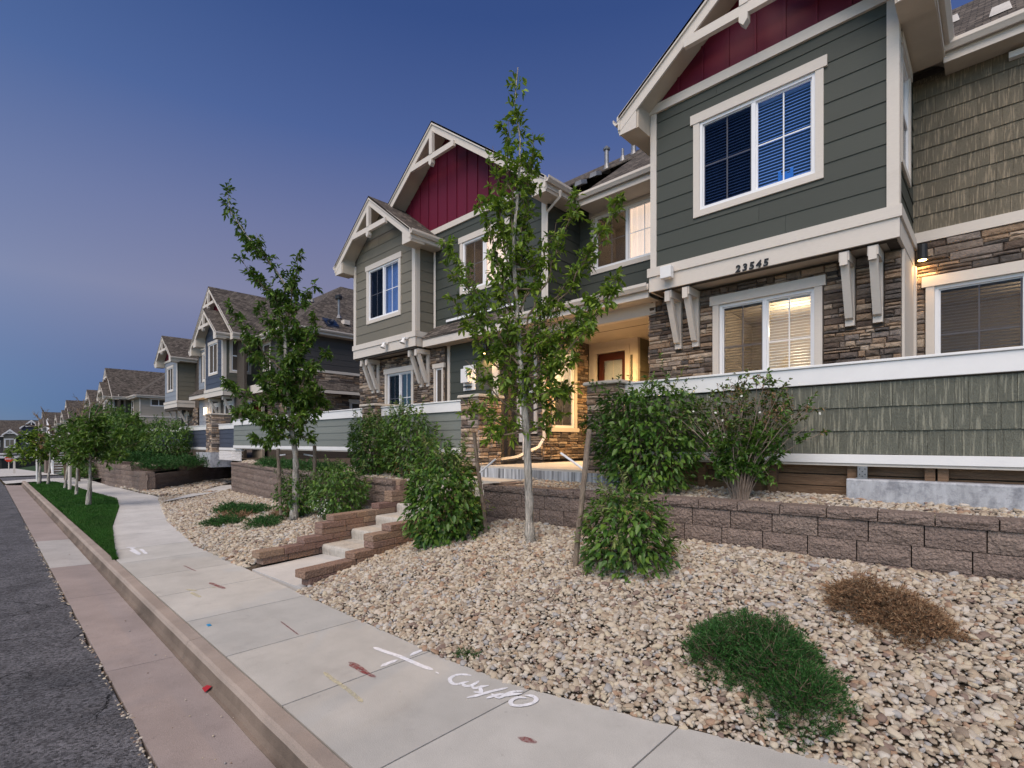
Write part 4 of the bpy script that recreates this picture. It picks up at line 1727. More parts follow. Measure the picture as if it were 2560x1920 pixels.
# house number, one digit each
for i, ch in enumerate('23545'):
    cu = bpy.data.curves.new('digit', 'FONT')
    cu.body = ch
    cu.size = .145
    cu.extrude = .008
    cu.offset = .0045
    cu.shear = .12
    cu.resolution_u = 4
    to = bpy.data.objects.new('house_number', cu)
    COL.objects.link(to)
    dg = bpy.context.evaluated_depsgraph_get()
    me = bpy.data.meshes.new_from_object(to.evaluated_get(dg))
    bpy.data.objects.remove(to)
    me.materials.clear()
    me.materials.append(M('black_metal'))
    o = bpy.data.objects.new('number_digit', me)
    link(o, A)
    o.rotation_euler = (R(90), 0, 0)
    o.location = Vector((-2.90 + i * .099, 7.955, 4.455 - .02)) - ORG[A]
board(A, FRONT(7.93), -4.07, -3.88, 4.56, 4.76, .012, .13, 'junction_box', 'trim_white', bevel=.008)
w1_ = bpy.data.objects['window']
g = mb().box(FRONT(8), -2.33, -2.13, 5.62, 5.74, -.074, -.060)
g.box(FRONT(8), -2.33, -2.29, 5.741, 5.80, -.074, -.060).box(FRONT(8), -2.17, -2.13, 5.741, 5.80, -.074, -.060).box(FRONT(8), -2.25, -2.21, 5.741, 5.77, -.074, -.060)
g.build('window_ornament', 'teal_paint', w1_)
# --- stone ground floor under it
W2 = (-3.43, -1.84, 2.60, 4.26)
core(A, FRONT(8.45), -4.6, -.93, 1.2, 4.42, [(W2[0] + .1, W2[1] - .1, W2[2] + .1, W2[3] - .15)])
HB = [(u - .065, u + .065, 3.42, 4.42) for u in (-4.03, -3.72, -1.50, -1.18)]
stones(A, FRONT(8.45), -4.6, -.93, 1.5, 4.40, [(W2[0] - .01, W2[1] + .01, W2[2], W2[3] + .005), (W2[0] - .05, W2[1] + .05, 4.10, W2[3])] + HB)
window(A, FRONT(8.45), *W2, blinds=.012, lit=20, proud=.055, label='lower bay window with open blinds and warm light inside', depth=2.4, slatgap=.045, screen=True)
for u in (-4.03, -3.72, -1.50, -1.18):
    bracket(A, FRONT(8.45), u, 4.42)
core(A, SIDEL(-4.6), 8.5, 12.6, 1.2, 4.4)
stones(A, SIDEL(-4.6), 8.45, 9.0, 1.5, 4.4)
core(A, SIDE(-.93), 8.5, 9.6, 1.2, 4.42)
board(A, SIDE(-.93), 8.47, 9.6, 1.5, 4.42, .0, .03, 'side_panel', 'trim')
board(A, SIDE(-.93), 9.44, 9.56, 1.5, 4.42, .031, .06, 'corner_board', 'trim')
# --- right wing: shakes above, stone below
W3_ = (-.77, 1.30, 2.60, 4.26)
core(A, FRONT(9.6), -.93, 3.4, 1.2, 7.3, [(W3_[0] + .1, W3_[1] - .1, W3_[2] + .1, W3_[3] - .15)])
shakes(A, FRONT(9.6), -.93, 2.3, 4.94, 7.2, 'shake_wall', .243, wmin=.10, wmax=.27)
board(A, FRONT(9.6), -.93, 3.4, 4.78, 4.93, -.01, .06, 'belt_board')
stones(A, FRONT(9.6), -.90, 2.2, 1.5, 4.78, [(W3_[0] - .01, W3_[1] + .01, W3_[2], W3_[3] + .005), (W3_[0] - .05, W3_[1] + .05, 4.10, W3_[3])], lmin=.18, lmax=.58, hmin=.055, hmax=.125)
window(A, FRONT(9.6), *W3_, blinds=.018, lit=9, proud=.055, depth=2.0, label='right ground-floor window with half-closed pale blinds', slatgap=.045)
wall_lamp(A, FRONT(9.6), -.80, 4.62, 6, .06)
board(A, FRONT(9.6), .10, .25, 6.98, 7.06, -.01, .1, 'wall_vent', 'trim_white')
# --- recessed wall over the porch
W5 = (-6.86, -4.98, 5.73, 7.20)
core(A, FRONT(9.85), -7.2, -4.32, 4.4, 7.5, [(W5[0] + .1, W5[1] - .1, W5[2] + .1, W5[3] - .15)])
siding(A, FRONT(9.85), -7.2, -4.32, 5.0, 7.35, 'siding_green', [W5])
window(A, FRONT(9.85), *W5, lit=3, curtain=[(.5, 1.0, 'shade_lit')], label='upper window above the porch with a warm lit shade', grid=(2, 2))
# --- second large gable
W6 = (-10.08, -8.32, 5.63, 7.13)
GX, GZ, GS = -10.63, 10.19, .735
core(A, FRONT(8.6), -14.06, -8.68, 1.2, 4.4)
core(A, FRONT(8.6), -14.06, -7.2, 4.4, 7.66, [(W6[0] + .1, W6[1] - .1, W6[2] + .1, W6[3] - .15)], gable=(GX, 10.05, GS))
siding(A, FRONT(8.6), -11.2, -7.3, 4.62, 7.51, 'siding_green', [W6])
window(A, FRONT(8.6), *W6, lit=3, curtain=[(.5, 1.0, 'shade_lit')], label='upper gable window behind the near tree with a pale pink shade', grid=(2, 2))
board(A, FRONT(8.6), -7.299, -7.17, 4.62, 7.51, -.01, .035, 'corner_board')
board(A, FRONT(8.6), -14.1, -7.17, 7.512, 7.66, -.01, .05, 'frieze_board')
panels(A, FRONT(8.6), GX, 10.0, GS, 7.665, -13.9, -7.25)
core(A, SIDE(-7.2), 8.73, 9.85, 4.4, 7.4)
siding(A, SIDE(-7.2), 8.6, 9.85, 4.62, 7.35, 'siding_green', joint=9)
core(A, SIDEL(-14.06), 8.73, 16, 1.0, 7.4)
siding(A, SIDEL(-14.06), 8.6, 12, 3.0, 7.3, 'siding_tan', joint=9)
gable_roof(A, GX, 3.83, 8.1, 13.0, 7.38, GS, wall_half=3.43, over=.5, yend=(13, 9.28))
downspout(A, [(-6.72, 8.5, 7.2), (-6.74, 8.52, 7.08), (-7.12, 8.53, 6.86), (-7.12, 8.53, 5.3), (-7.12, 8.53, 5.0)])
# --- small tan bay in front of it
W7 = (-13.67, -11.88, 5.36, 7.09)
core(A, FRONT(8), -14.40, -11.22, 4.36, 7.3, [(W7[0] + .1, W7[1] - .1, W7[2] + .1, W7[3] - .15)], gable=(-12.8, 8.6, SL))
siding(A, FRONT(8), -14.29, -11.34, 4.83, 8.5, 'siding_tan', [W7], gable=(-12.8, 8.55, SL))
window(A, FRONT(8), *W7, curtain=[(.5, 1.0, 'curtain')], glass='glass_blue', label='bay window with white sheer curtain in the right half', grid=(2, 2))
board(A, FRONT(8), -14.42, -14.291, 4.82, 7.25, -.01, .035, 'corner_board')
board(A, FRONT(8), -11.339, -11.19, 4.82, 7.25, -.01, .035, 'corner_board')
board(A, SIDE(-11.22), 8.0, 8.12, 4.82, 7.2, -.01, .035, 'corner_board')
core(A, SIDE(-11.22), 8.13, 8.6, 4.36, 7.2)
siding(A, SIDE(-11.22), 8.125, 8.6, 4.83, 7.2, 'siding_tan', joint=9)
belt(A, -14.40, -11.22, 8.0, 8.6, 4.81)
gable_roof(A, -12.8, 1.98, 7.55, 9.2, 7.29, SL, wall_half=1.58, yend=(8.6, 8.6))
downspout(A, [(-11.12, 8.56, 7.1), (-11.12, 8.56, 4.5), (-11.12, 8.56, 1.6)])
for u in (-12.51, -11.54):
    g = mb().box(FRONT(7.93), u - .07, u + .07, 4.62, 4.66, .0, .10)
    g.tube([(u, 7.85, 4.62), (u, 7.80, 4.50)], [.035, .075], 10)
    g.build('floodlight', 'trim_white', A)
W8 = (-13.43, -11.97, 2.3, 4.04)
core(A, FRONT(8.5), -14.95, -10.6, 1.2, 4.4, [(W8[0] + .1, W8[1] - .1, W8[2] + .1, W8[3] - .15)])
HB = [(u - .065, u + .065, 3.36, 4.36) for u in (-14.10, -13.81, -11.58, -11.28)]
stones(A, FRONT(8.5), -14.95, -10.6, 1.8, 4.36, [(W8[0] - .01, W8[1] + .01, W8[2], W8[3] + .005), (W8[0] - .05, W8[1] + .05, 3.88, W8[3])] + HB + [(-11.05, -10.62, 1.9, 3.95)], lmin=.12)
window(A, FRONT(8.5), *W8, curtain=[(.5, 1.0, 'curtain')], proud=.055, glass='glass_blue', label='ground-floor window under the tan bay with a white curtain')
window(A, FRONT(8.5), -11.03, -10.63, 2.0, 3.95, kind='fixed', trim=.06, head=.12, proud=.05, curtain=[(.0, 1.0, 'curtain')], grid=None)
for u in (-14.10, -13.81, -11.58, -11.28):
    bracket(A, FRONT(8.5), u, 4.37, drop=1.0)
core(A, SIDE(-14.95 + 4.35), 8.5, 8.62, 1.2, 4.3)
# --- ground floor box with the meter and lamp
siding(A, FRONT(8.6), -10.5, -8.87, 1.5, 4.45, 'siding_green')
board(A, FRONT(8.6), -10.59, -10.49, 1.5, 4.45, -.01, .035, 'corner_board')
board(A, FRONT(8.6), -8.87, -8.66, 1.5, 4.45, -.01, .035, 'corner_board')
core(A, SIDE(-8.66), 8.7, 9.2, 1.2, 4.5)
siding(A, SIDE(-8.68), 8.6, 9.2, 1.5, 4.45, 'siding_green', joint=9)
g = mb().box(FRONT(8.6), -9.93, -9.48, 3.16, 3.80, .018, .04)
me_ = g.build('meter_panel', 'trim_white', A)
mb().box(FRONT(8.6), -9.86, -9.58, 3.34, 3.70, .04, .20).build('meter_box', 'trim_white', me_, bevel=.01)
mb().box(FRONT(8.6), -9.62, -9.59, 3.44, 3.50, .2, .206).box(FRONT(8.6), -9.62, -9.59, 3.55, 3.61, .2, .206).build('meter_slot', 'galv', me_)
mb().box(FRONT(8.6), -9.84, -9.60, 3.235, 3.27, .04, .12).build('meter_bracket', 'black_metal', me_)
wall_lamp(A, FRONT(8.6), -9.02, 4.12, 15, .075)
# --- box return, facing wall with windows
core(A, FRONT(9.2), -8.68, -7.8, 1.2, 4.5)
stones(A, FRONT(9.2), -8.68, -7.8, 1.42, 4.4, [(-8.62, -7.93, 2.0, 4.2)])
window(A, FRONT(9.2), -8.60, -7.95, 2.05, 4.15, kind='hung', trim=.08, grid=(2, 1), proud=.05, curtain=[(.0, 1.0, 'curtain')], depth=.3)
W10 = (9.50, 10.50, 2.10, 4.30)
core(A, SIDE(-7.8), 9.22, 11.1, 1.2, 4.5, [(W10[0] + .1, W10[1] - .1, W10[2] + .12, W10[3] - .15)])
stones(A, SIDE(-7.8), 9.2, 11.0, 1.42, 4.42, [(W10[0] - .01, W10[1] + .01, W10[2], W10[3] + .005)])
window(A, SIDE(-7.8), *W10, kind='hung', trim=.10, grid=(2, 1), lit=18, proud=.05, label='tall porch window glowing amber', depth=1.6, sill=True)
downspout(A, [(-7.6, 8.1, 4.42), (-7.62, 8.25, 4.3), (-7.66, 9.05, 4.15), (-7.66, 9.08, 3.9), (-7.66, 9.08, 1.95), (-7.68, 8.9, 1.72), (-7.72, 8.2, 1.5), (-7.75, 7.5, 1.44)], .05)
g = mb().tube([(-8.3, 9.08, 1.95), (-8.3, 9.08, 1.42)], .035, 8)
g.box(FRONT(9.2), -8.5, -8.34, 1.85, 2.15, 0, .08)
g.build('vent_pipe', 'pvc', A)
# --- porch: door wall, ceiling, beam, roof
DX0, DX1, DZ1 = -7.55, -6.70, 4.14
core(A, FRONT(11.1), -7.8, -6.4, 1.2, 4.5, [(DX0, DX1, 1.4, DZ1)], m='siding_beige')
board(A, FRONT(11.1), -7.8, DX0 - .12, 1.42, 4.45, .0, .02, 'wall_panel', 'trim')
board(A, FRONT(11.1), DX1 + .12, -6.4, 1.42, 4.45, .0, .02, 'wall_panel', 'trim')
board(A, FRONT(11.1), DX0 - .12, DX1 + .12, DZ1 + .12, 4.45, .0, .02, 'wall_panel', 'trim')
board(A, FRONT(11.1), DX0 - .12, DX0, 1.42, DZ1, -.12, .05, 'door_jamb', 'trim')
board(A, FRONT(11.1), DX1, DX1 + .12, 1.42, DZ1, -.12, .05, 'door_jamb', 'trim')
board(A, FRONT(11.1), DX0 - .12, DX1 + .12, DZ1 + .001, DZ1 + .12, -.12, .055, 'door_jamb', 'trim')
dr = mb()
for q in ((DX0 + .005, DX0 + .15, 1.6, DZ1 - .01), (DX1 - .15, DX1 - .005, 1.6, DZ1 - .01), (DX0 + .151, DX1 - .151, DZ1 - .19, DZ1 - .01), (DX0 + .151, DX1 - .151, 1.6, 1.95)):
    dr.box(FRONT(11.1), *q, -.11, -.06)
do = dr.build('door', 'door_red', A)
mb().box(FRONT(11.1), DX0 + .152, DX1 - .152, 1.95, DZ1 - .19, -.095, -.09).build('door_pane', 'glass', do)
mb().box(FRONT(11.1), DX0 + .10, DX1 - .10, 1.92, DZ1 - .16, -.16, -.13).build('door_blind', 'blind', do)
mb().box(FRONT(11.1), (DX0 + DX1) / 2 - .008, (DX0 + DX1) / 2 + .008, 1.95, DZ1 - .2, -.089, -.083).build('door_muntin', 'trim', do)
mb().tube([((DX0 + DX1) / 2, 11.16, 3.5), ((DX0 + DX1) / 2, 11.16, 3.37)], .022, 8).build('door_ornament', 'black_metal', do)
core(A, FRONT(11.25), -7.8, -6.4, 1.2, 4.5, m='room', th=.1)
siding(A, FRONT(11.1), -6.56, -6.50, 2.0, 4.0, 'siding_olive', exp=.1, n=.02, name='siding_board')
core(A, SIDE(-6.4), 11.1, 13.5, 1.2, 4.5)
siding(A, SIDE(-6.4), 11.2, 13.5, 1.42, 4.42, 'siding_tan', joint=9)
board(A, SIDE(-6.4), 11.08, 11.2, 1.42, 4.42, -.01, .035, 'corner_board')
core(A, FRONT(13.5), -6.4, -4.4, 1.2, 4.5)
mb().wbox(-7.8, -4.45, 8.5, 13.5, 4.42, 4.47).build('porch_ceiling', 'soffit', A)
lf = mb().tube([(-5.8, 9.55, 4.42), (-5.8, 9.55, 4.40)], .11, 20).build('ceiling_light', 'trim_white', A)
mb().tube([(-5.8, 9.55, 4.399), (-5.8, 9.55, 4.388)], .085, 20).build('bulb', 'lamp_glow', lf)
light('porch_light', (-5.8, 9.55, 4.37), 380, (1, .60, .22), .06, spot=172)
bmx = board(A, FRONT(8.4), -7.78, -4.47, 4.16, 4.62, -.14, .0, 'porch_beam', 'trim')
# porch roof strip, fascia, gutter
def shed(root, x0, x1, ye, ze, yb, zb, m='roof_x', gut=True):
    g = mb()
    g.hexa([(x0, ye, ze - .05), (x1, ye, ze - .05), (x1, yb, zb - .05), (x0, yb, zb - .05)], [(x0, ye, ze), (x1, ye, ze), (x1, yb, zb), (x0, yb, zb)])
    g.build('roof', m, root)
    board(root, FRONT(ye + .06), x0 + .02, x1 - .02, ze - .24, ze - .052, .0, .04, 'fascia')
    mb().wbox(x0 + .03, x1 - .03, ye + .07, yb, ze - .22, ze - .2).build('soffit', 'soffit', root)
    if gut:
        gutter_mesh(FRONT(ye + .02), x0, x1, ze - .01).build('gutter', 'trim', root)


shed(A, -7.9, -4.37, 7.98, 4.60, 9.85, 5.10)
shed(A, -11.12, -7.91, 8.12, 4.62, 8.62, 5.02, gut=False)
g = mb()
g.poly(SIDE(-7.9), [(8.1, 4.35), (8.62, 4.35), (8.62, 5.06), (8.1, 4.66)], .0, .04)
g.build('barge_board', 'trim', A)
board(A, FRONT(8.6), -10.6, -7.95, 5.03, 5.09, .0, .07, 'flashing', 'vinyl')
# --- main roof behind everything
def slope_slab(root, x0, x1, y0, z0, y1, z1, th=.05, m='roof_x'):
    g = mb()
    g.hexa([(x0, y0, z0 - th), (x1, y0, z0 - th), (x1, y1, z1 - th), (x0, y1, z1 - th)], [(x0, y0, z0), (x1, y0, z0), (x1, y1, z1), (x0, y1, z1)])
    return g.build('roof', m, root)


slope_slab(A, -6.8, -4.66, 9.22, 7.34, 13.05, 10.25)
slope_slab(A, -.52, 3.6, 9.22, 7.34, 13.05, 10.25)
slope_slab(A, -4.68, -.5, 9.9, 7.85, 13.05, 10.25)
slope_slab(A, -14.4, -6.78, 11.9, 9.38, 13.05, 10.25)
slope_slab(A, -14.4, 3.6, 13.04, 10.24, 18, 6.9)
for (a, c) in ((-6.8, -4.68), (-.55, 3.6)):
    board(A, FRONT(9.24), a, c, 7.10, 7.31, .0, .02, 'fascia')
    gutter_mesh(FRONT(9.22), a - (.0), c, 7.33).build('gutter', 'trim', A)
    mb().wbox(a, c, 9.25, 9.9, 7.12, 7.14).build('soffit', 'soffit', A)
for (x, y, z, h, r_) in ((-7.89, 12.05, 9.48, .50, .06), (-7.51, 12.27, 9.64, .32, .035), (-7.42, 12.7, 9.96, .5, .07)):
    g = mb().tube([(x, y, z - .1), (x, y, z + .12)], [.12, .06], 10)
    g.tube([(x, y, z), (x, y, z + h)], r_, 10)
    if h > .4:
        g.tube([(x, y, z + h), (x, y, z + h + .04), (x, y, z + h + .12)], [r_ * 1.5, r_ * 1.7, r_ * .4], 10)
    g.build('vent_pipe', 'galv', A)
for (x, y, z) in ((-8.04, 11.02, 8.72), (-7.93, 11.55, 9.11), (.02, 10.07, 8.0), (-.58, 11.22, 8.87)):
    mb().hexa([(x - .12, y - .11, z - .08), (x + .12, y - .11, z - .08), (x + .12, y + .15, z + .03), (x - .12, y + .15, z + .03)],
              [(x - .09, y - .09, z + .05), (x + .09, y - .09, z + .05), (x + .10, y + .15, z + .15), (x - .10, y + .15, z + .15)]).build('roof_vent', 'galv', A)
# plinth and rear mass
mb().wbox(-14.0, 3.4, 13.7, 17.5, 1.0, 7.2).build('rear_wall', 'siding_tan', A)


# ------------------------------------------------------------------ piers and porch fences
def pier(x0, x1, y0, y1, z0, z1, label, lm=(.12, .34), base_=None, group=None):
    r_ = thing('stone_pier', ((x0 + x1) / 2, (y0 + y1) / 2, z0), label, 'pier', group)
    mb().wbox(x0 + .02, x1 - .02, y0 + .02, y1 - .02, z0, z1 - .07).build('pier_core', 'mortar', r_)
    hh = dict(lmin=lm[0], lmax=lm[1], hmin=.05, hmax=.11)
    stones(r_, FRONT(y0 + .02), x0, x1, z0, z1 - .075, **hh)
    stones(r_, SIDE(x1 - .02), y0, y1, z0, z1 - .075, **hh)
    stones(r_, SIDEL(x0 + .02), y0, y1, z0, z1 - .075, **hh)
    g = mb()
    e = .06
    xm, ym = (x0 + x1) / 2, (y0 + y1) / 2
    a = [(x0 - e, y0 - e), (x1 + e, y0 - e), (x1 + e, y1 + e), (x0 - e, y1 + e)]
    g.hexa([(x, y, z1 - .07) for x, y in a], [(xm + (x - xm) * .97, ym + (y - ym) * .97, z1 - .012) for x, y in a])
    g.build('pier_cap', 'slab', r_, bevel=.012)
    if base_:
        mb().wbox(x0 - .05, x1 + .05, y0 - .05, y1 + .05, base_, z0).build('pier_base', 'cement', r_)
    return r_


pier(-4.68, -4.11, 6.6, 7.22, 1.15, 2.80, 'stone pier right of the porch opening, half hidden by a green shrub')
pier(-7.73, -7.22, 6.6, 7.22, 1.38, 2.79, 'stone pier left of the porch opening behind the near staked tree')
pier(-11.52, -10.93, 6.6, 7.22, 1.2, 2.80, 'stone pier rising above the two dark shrubs left of the porch')
pier(-24.3, -23.6, 6.6, 7.3, 1.42, 3.06, 'tall stone pier on a concrete base before the navy townhouse', (.14, .5), .8)
pier(-39.4, -38.6, 6.6, 7.3, 1.0, 2.9, 'distant stone pier left of the round shrub at the navy townhouse', (.14, .5), .6)


def fence(x0, x1, y, zt, zb, label, m, style='board', rail=.2, joists=True, exp=.262, mt='trim_white'):
    r_ = thing('porch_fence', ((x0 + x1) / 2, y, zb), label, 'fence')
    f = FRONT(y)
    mb().box(f, x0, x1, zb + .02, zt - .04, -.06, -.006).build('fence_panel', 'mortar', r_)
    board(r_, f, x0, x1, zt - rail, zt, -.002, .045, 'top_rail', mt, bevel=.004)
    board(r_, f, x0 - .0, x1 + .0, zt + .002, zt + .03, -.13, .065, 'rail_cap', mt, bevel=.004)
    board(r_, f, x0, x1, zb, zb + .10, -.06, .035, 'bottom_rail', mt, bevel=.003)
    board(r_, f, x0, x1, zb - .03, zb - .002, -.05, .015, 'bottom_rail', 'trim')
    if style == 'shake':
        shakes(r_, f, x0, x1, zb + .104, zt - rail - .003, m, exp, wmin=.10, wmax=.24)
    else:
        siding(r_, f, x0, x1, zb + .104, zt - rail - .003, m, exp=.19)
    mb().wbox(x0, x1, y + .06, y + .09, zb, zt - .05).build('inner_face', 'trim', r_)
    return r_


fr_ = fence(-4.10, 2.9, 6.8, 2.72, 1.61, 'sage green shingled porch fence with white rails at the right, above the gravel', 'shake_fence', 'shake')
# timber framing seen under it
xx = -4.0
k = 0
for (a, c) in ((-1.25, -1.16), (-.56, -.475), (-.455, -.37), (.42, .50), (1.2, 1.3), (-2.1, -2.0), (-3.0, -2.9)):
    board(fr_, FRONT(6.86), a, c, 1.2, 1.605, -.09, .01, 'post', 'wood')
xs_ = [-4.0, -3.0, -2.1, -1.25, -.56, .42, 1.2, 2.8]
for a, c in zip(xs_, xs_[1:]):
    for q, (z0, z1) in enumerate(((1.20, 1.325), (1.335, 1.46), (1.475, 1.585))):
        if c > -1.2 and q == 0:
            continue
        board(fr_, FRONT(6.93), a + .10, c - .005, z0, z1, -.04, rnd.uniform(-.015, .01), 'plank', 'wood')
mb().wbox(-4.0, 2.8, 7.0, 7.03, 1.0, 1.6).build('backing', 'mortar', fr_)
g = mb().box(FRONT(6.83), -1.14, -1.05, 1.44, 1.58, .02, .05)
g.box(FRONT(6.83), -1.15, -1.04, 1.440, 1.452, .0, .09)
pb = g.build('post_base', 'galv', fr_)
for (u, z) in ((-1.12, 1.55), (-1.095, 1.52), (-1.07, 1.55), (-1.12, 1.49), (-1.07, 1.49), (-1.095, 1.47)):
    mb().tube([(u, 6.781, z), (u, 6.776, z)], .006, 8).build('hole', 'black_metal', pb)
g = mb()
n = 16
pr = [(6.70, 1.05), (6.70, 1.425), (6.715, 1.44), (6.98, 1.44), (6.98, 1.05)]
for i in range(n + 1):
    x = -1.23 + 4.2 * i / n
    g.v += [(x, y + .002 * noise.noise(Vector((x * 5, y, z))), z + .003 * noise.noise(Vector((x * 3, 2, z))) * (z > 1.3)) for y, z in pr]
K = len(pr)
for i in range(n):
    for q in range(K):
        q2 = (q + 1) % K
        g.f.append((i * K + q, i * K + q2, (i + 1) * K + q2, (i + 1) * K + q))
g.f += [tuple(range(K)), tuple(range((n + 1) * K - 1, n * K - 1, -1))]
cf = g.build('concrete_footing', 'cement', None)
tag(cf, 'low stained grey concrete footing under the right end of the shingled fence', 'footing')

fence(-10.90, -7.76, 6.8, 2.68, 1.62, 'blue-grey boarded porch fence between two stone piers behind the shrubs', 'siding_fence')
fence(-21.5, -11.55, 6.8, 2.69, 1.62, 'long blue-grey boarded porch fence left of the stone pier behind the middle tree', 'siding_fence')
f4 = fence(-38.5, -24.35, 6.8, 2.56, 1.52, 'dark navy boarded fence with white rail left of the tall stone pier', 'siding_navy', rail=.18)
f5 = fence(-23.55, -20.9, 6.9, 2.56, 1.52, 'short dark navy fence over white lattice right of the tall stone pier', 'siding_navy', rail=.18)
for sgn in (-1, 1):
    for k in range(-4, 26):
        u = -23.5 + k * .13
        t0, t1 = 0., 1.
        dd = sgn * .36
        for lim_, side_ in ((-23.55, 1), (-20.9, -1)):
            tl = (lim_ - u) / dd
            if (dd > 0) == (side_ > 0):
                t0 = max(t0, tl)
            else:
                t1 = min(t1, tl)
        if t1 - t0 > .08:
            mb().tube([(u + dd * t0, 6.88 + .01 * sgn, 1.12 + .36 * t0), (u + dd * t1, 6.88 + .01 * sgn, 1.12 + .36 * t1)], .012, 4).build('lattice_strip', 'trim_white', f5)
mb().wbox(-26.2, -23.6, 6.7, 6.95, .85, 1.40).build('footing', 'cement', f4)


# ------------------------------------------------------------------ the farther townhouses, same design
def far_house(dx, dz, cols, label, det=2, lit=True, yoff=0):
    H = thing('townhouse', (-30 + dx, 9.6, .9 + dz), label, 'townhouse')
    X = lambda x: x + dx
    Z = lambda z: z + dz
    cm, cb, cs, cr_ = cols          # main, bay, side, second bay
    def F(y):
        return FRONT(y + yoff)
    Yo = yoff
    # big gable
    xg, half, s_ = X(-29.4), 3.6, .80
    zr = Z(6.99) + half * s_
    core(H, F(8.6), X(-33), X(-25.8), Z(1.0), Z(7.1), gable=(xg, zr - .12, s_))
    siding(H, F(8.6), X(-33), X(-29.7), Z(4.4), Z(7.0), cr_, [(X(-32.6), X(-31.0), Z(5.2), Z(6.9))])
    window(H, F(8.6), X(-32.3), X(-30.8), Z(5.2), Z(6.85), detail=det > 1, grid=(2, 2))
    board(H, F(8.6), X(-33.05), X(-25.8), Z(7.0), Z(7.15), -.01, .05, 'frieze_board')
    panels(H, F(8.6), xg, zr - .16, s_, Z(7.16), X(-32.7), X(-26.2))
    gable_roof(H, xg, half, 8.1 + Yo, 13 + Yo, Z(6.99), s_, wall_half=3.2, over=.5, yend=(13 + Yo, 9.7 + Yo))
    # navy bay
    core(H, F(8), X(-29.6), X(-26.8), Z(4.1), Z(7.0), gable=(X(-28.2), Z(8.3), SL))
    siding(H, F(8), X(-29.5), X(-26.95), Z(4.5), Z(8.1), cb, [(X(-29.0), X(-27.55), Z(5.18), Z(6.9))], gable=(X(-28.2), Z(8.2), SL))
    window(H, F(8), X(-29.0), X(-27.55), Z(5.18), Z(6.88), curtain=[(.5, 1, 'curtain')], grid=(2, 1), glass='glass_blue', detail=det > 1)
    board(H, F(8), X(-29.62), X(-29.5), Z(4.48), Z(6.9), -.01, .035, 'corner_board')
    board(H, F(8), X(-26.94), X(-26.78), Z(4.48), Z(6.95), -.01, .035, 'corner_board')
    gable_roof(H, X(-28.2), 1.85, 7.55 + Yo, 10.5 + Yo, Z(7.02), SL, wall_half=1.4, yend=(8.6 + Yo, 9.7 + Yo))
    belt(H, X(-29.6), X(-26.8), 8.0 + Yo, 9.6 + Yo, Z(4.50))
    ws = (8.27 + Yo, 9.25 + Yo, Z(5.2), Z(6.92))
    core(H, SIDE(X(-26.8)), 8.13 + Yo, 9.6 + Yo, Z(4.1), Z(7))
    board(H, SIDE(X(-26.8)), 8.0 + Yo, 8.13 + Yo, Z(4.48), Z(6.9), -.01, .035, 'corner_board')
    siding(H, SIDE(X(-26.8)), 8.135 + Yo, 9.6 + Yo, Z(4.5), Z(6.95), cs, [ws], joint=9)
    window(H, SIDE(X(-26.8)), *ws, kind='hung', grid=(2, 1), curtain=[(0, 1, 'curtain')] if det > 1 else None, detail=det > 1)
    # stepped middle
    core(H, F(9.6), X(-26.8), X(-22.5), Z(1.0), Z(7))
    siding(H, F(9.6), X(-26.8), X(-22.6), Z(4.9), Z(6.95), cs if det < 2 else 'siding_char', [(X(-26.2), X(-25.2), Z(5.3), Z(6.8))], joint=9)
    window(H, F(9.6), X(-26.2), X(-25.2), Z(5.3), Z(6.75), kind='hung', grid=(2, 1), detail=det > 1)
    board(H, F(9.6), X(-22.6), X(-22.46), Z(3.2), Z(6.95), -.01, .035, 'corner_board')
    stones(H, F(9.55), X(-25.4), X(-22.5), Z(2.9), Z(4.85), lmin=.2, lmax=.6, hmin=.07, hmax=.14)
    # porch head and door
    board(H, F(8.9), X(-26.6), X(-23.4), Z(4.15), Z(4.55), -.14, 0, 'porch_beam')
    core(H, F(9.3), X(-26.8), X(-25.5), Z(1.0), Z(4.5), m='siding_beige')
    d = mb().box(F(9.3), X(-26.5), X(-25.6), Z(1.5), Z(3.9), .0, .05).build('door', 'door_red', H)
    shed(H, X(-33.2), X(-29.62), 8.12 + Yo, Z(4.45), 8.62 + Yo, Z(4.85), gut=False)
    # right side wall of the wing with lower stone storey and lean-to roof
    wd = (10.3 + Yo, 11.6 + Yo, Z(6.0), Z(6.75))
    hs = [wd] if det < 2 else []
    core(H, SIDE(X(-22.5)), 9.73 + Yo, 18 + Yo, Z(.5), Z(6.9))
    siding(H, SIDE(X(-22.5)), 9.6 + Yo, 17 + Yo, Z(5.18), Z(6.85), 'siding_char' if det > 1 else cm, hs, joint=20)
    if hs:
        window(H, SIDE(X(-22.5)), *wd, grid=(3, 2), detail=True, trim=.08, head=.1)
        siding(H, SIDE(X(-22.5)), 9.6 + Yo, 17 + Yo, Z(2.5), Z(5.05), cm, joint=20)
    else:
        stones(H, SIDE(X(-22.5)), 9.7 + Yo, 13.5 + Yo, Z(2.2), Z(5.02), [(12.2 + Yo, 13.4 + Yo, Z(2.0), Z(3.9))], lmin=.18, lmax=.55, hmin=.06, hmax=.13)
        window(H, SIDE(X(-22.5)), 12.2 + Yo, 13.4 + Yo, Z(2.2), Z(3.9), proud=.05, detail=True)
        g = mb()
        x0 = X(-22.5)
        g.hexa([(x0, 10.5 + Yo, Z(4.62)), (x0 + .7, 10.5 + Yo, Z(4.17)), (x0 + .7, 12.75 + Yo, Z(4.17)), (x0, 12.75 + Yo, Z(4.62))],
               [(x0, 10.5 + Yo, Z(4.67)), (x0 + .7, 10.5 + Yo, Z(4.22)), (x0 + .7, 12.75 + Yo, Z(4.22)), (x0, 12.75 + Yo, Z(4.67))])
        g.build('roof', 'roof_y', H)
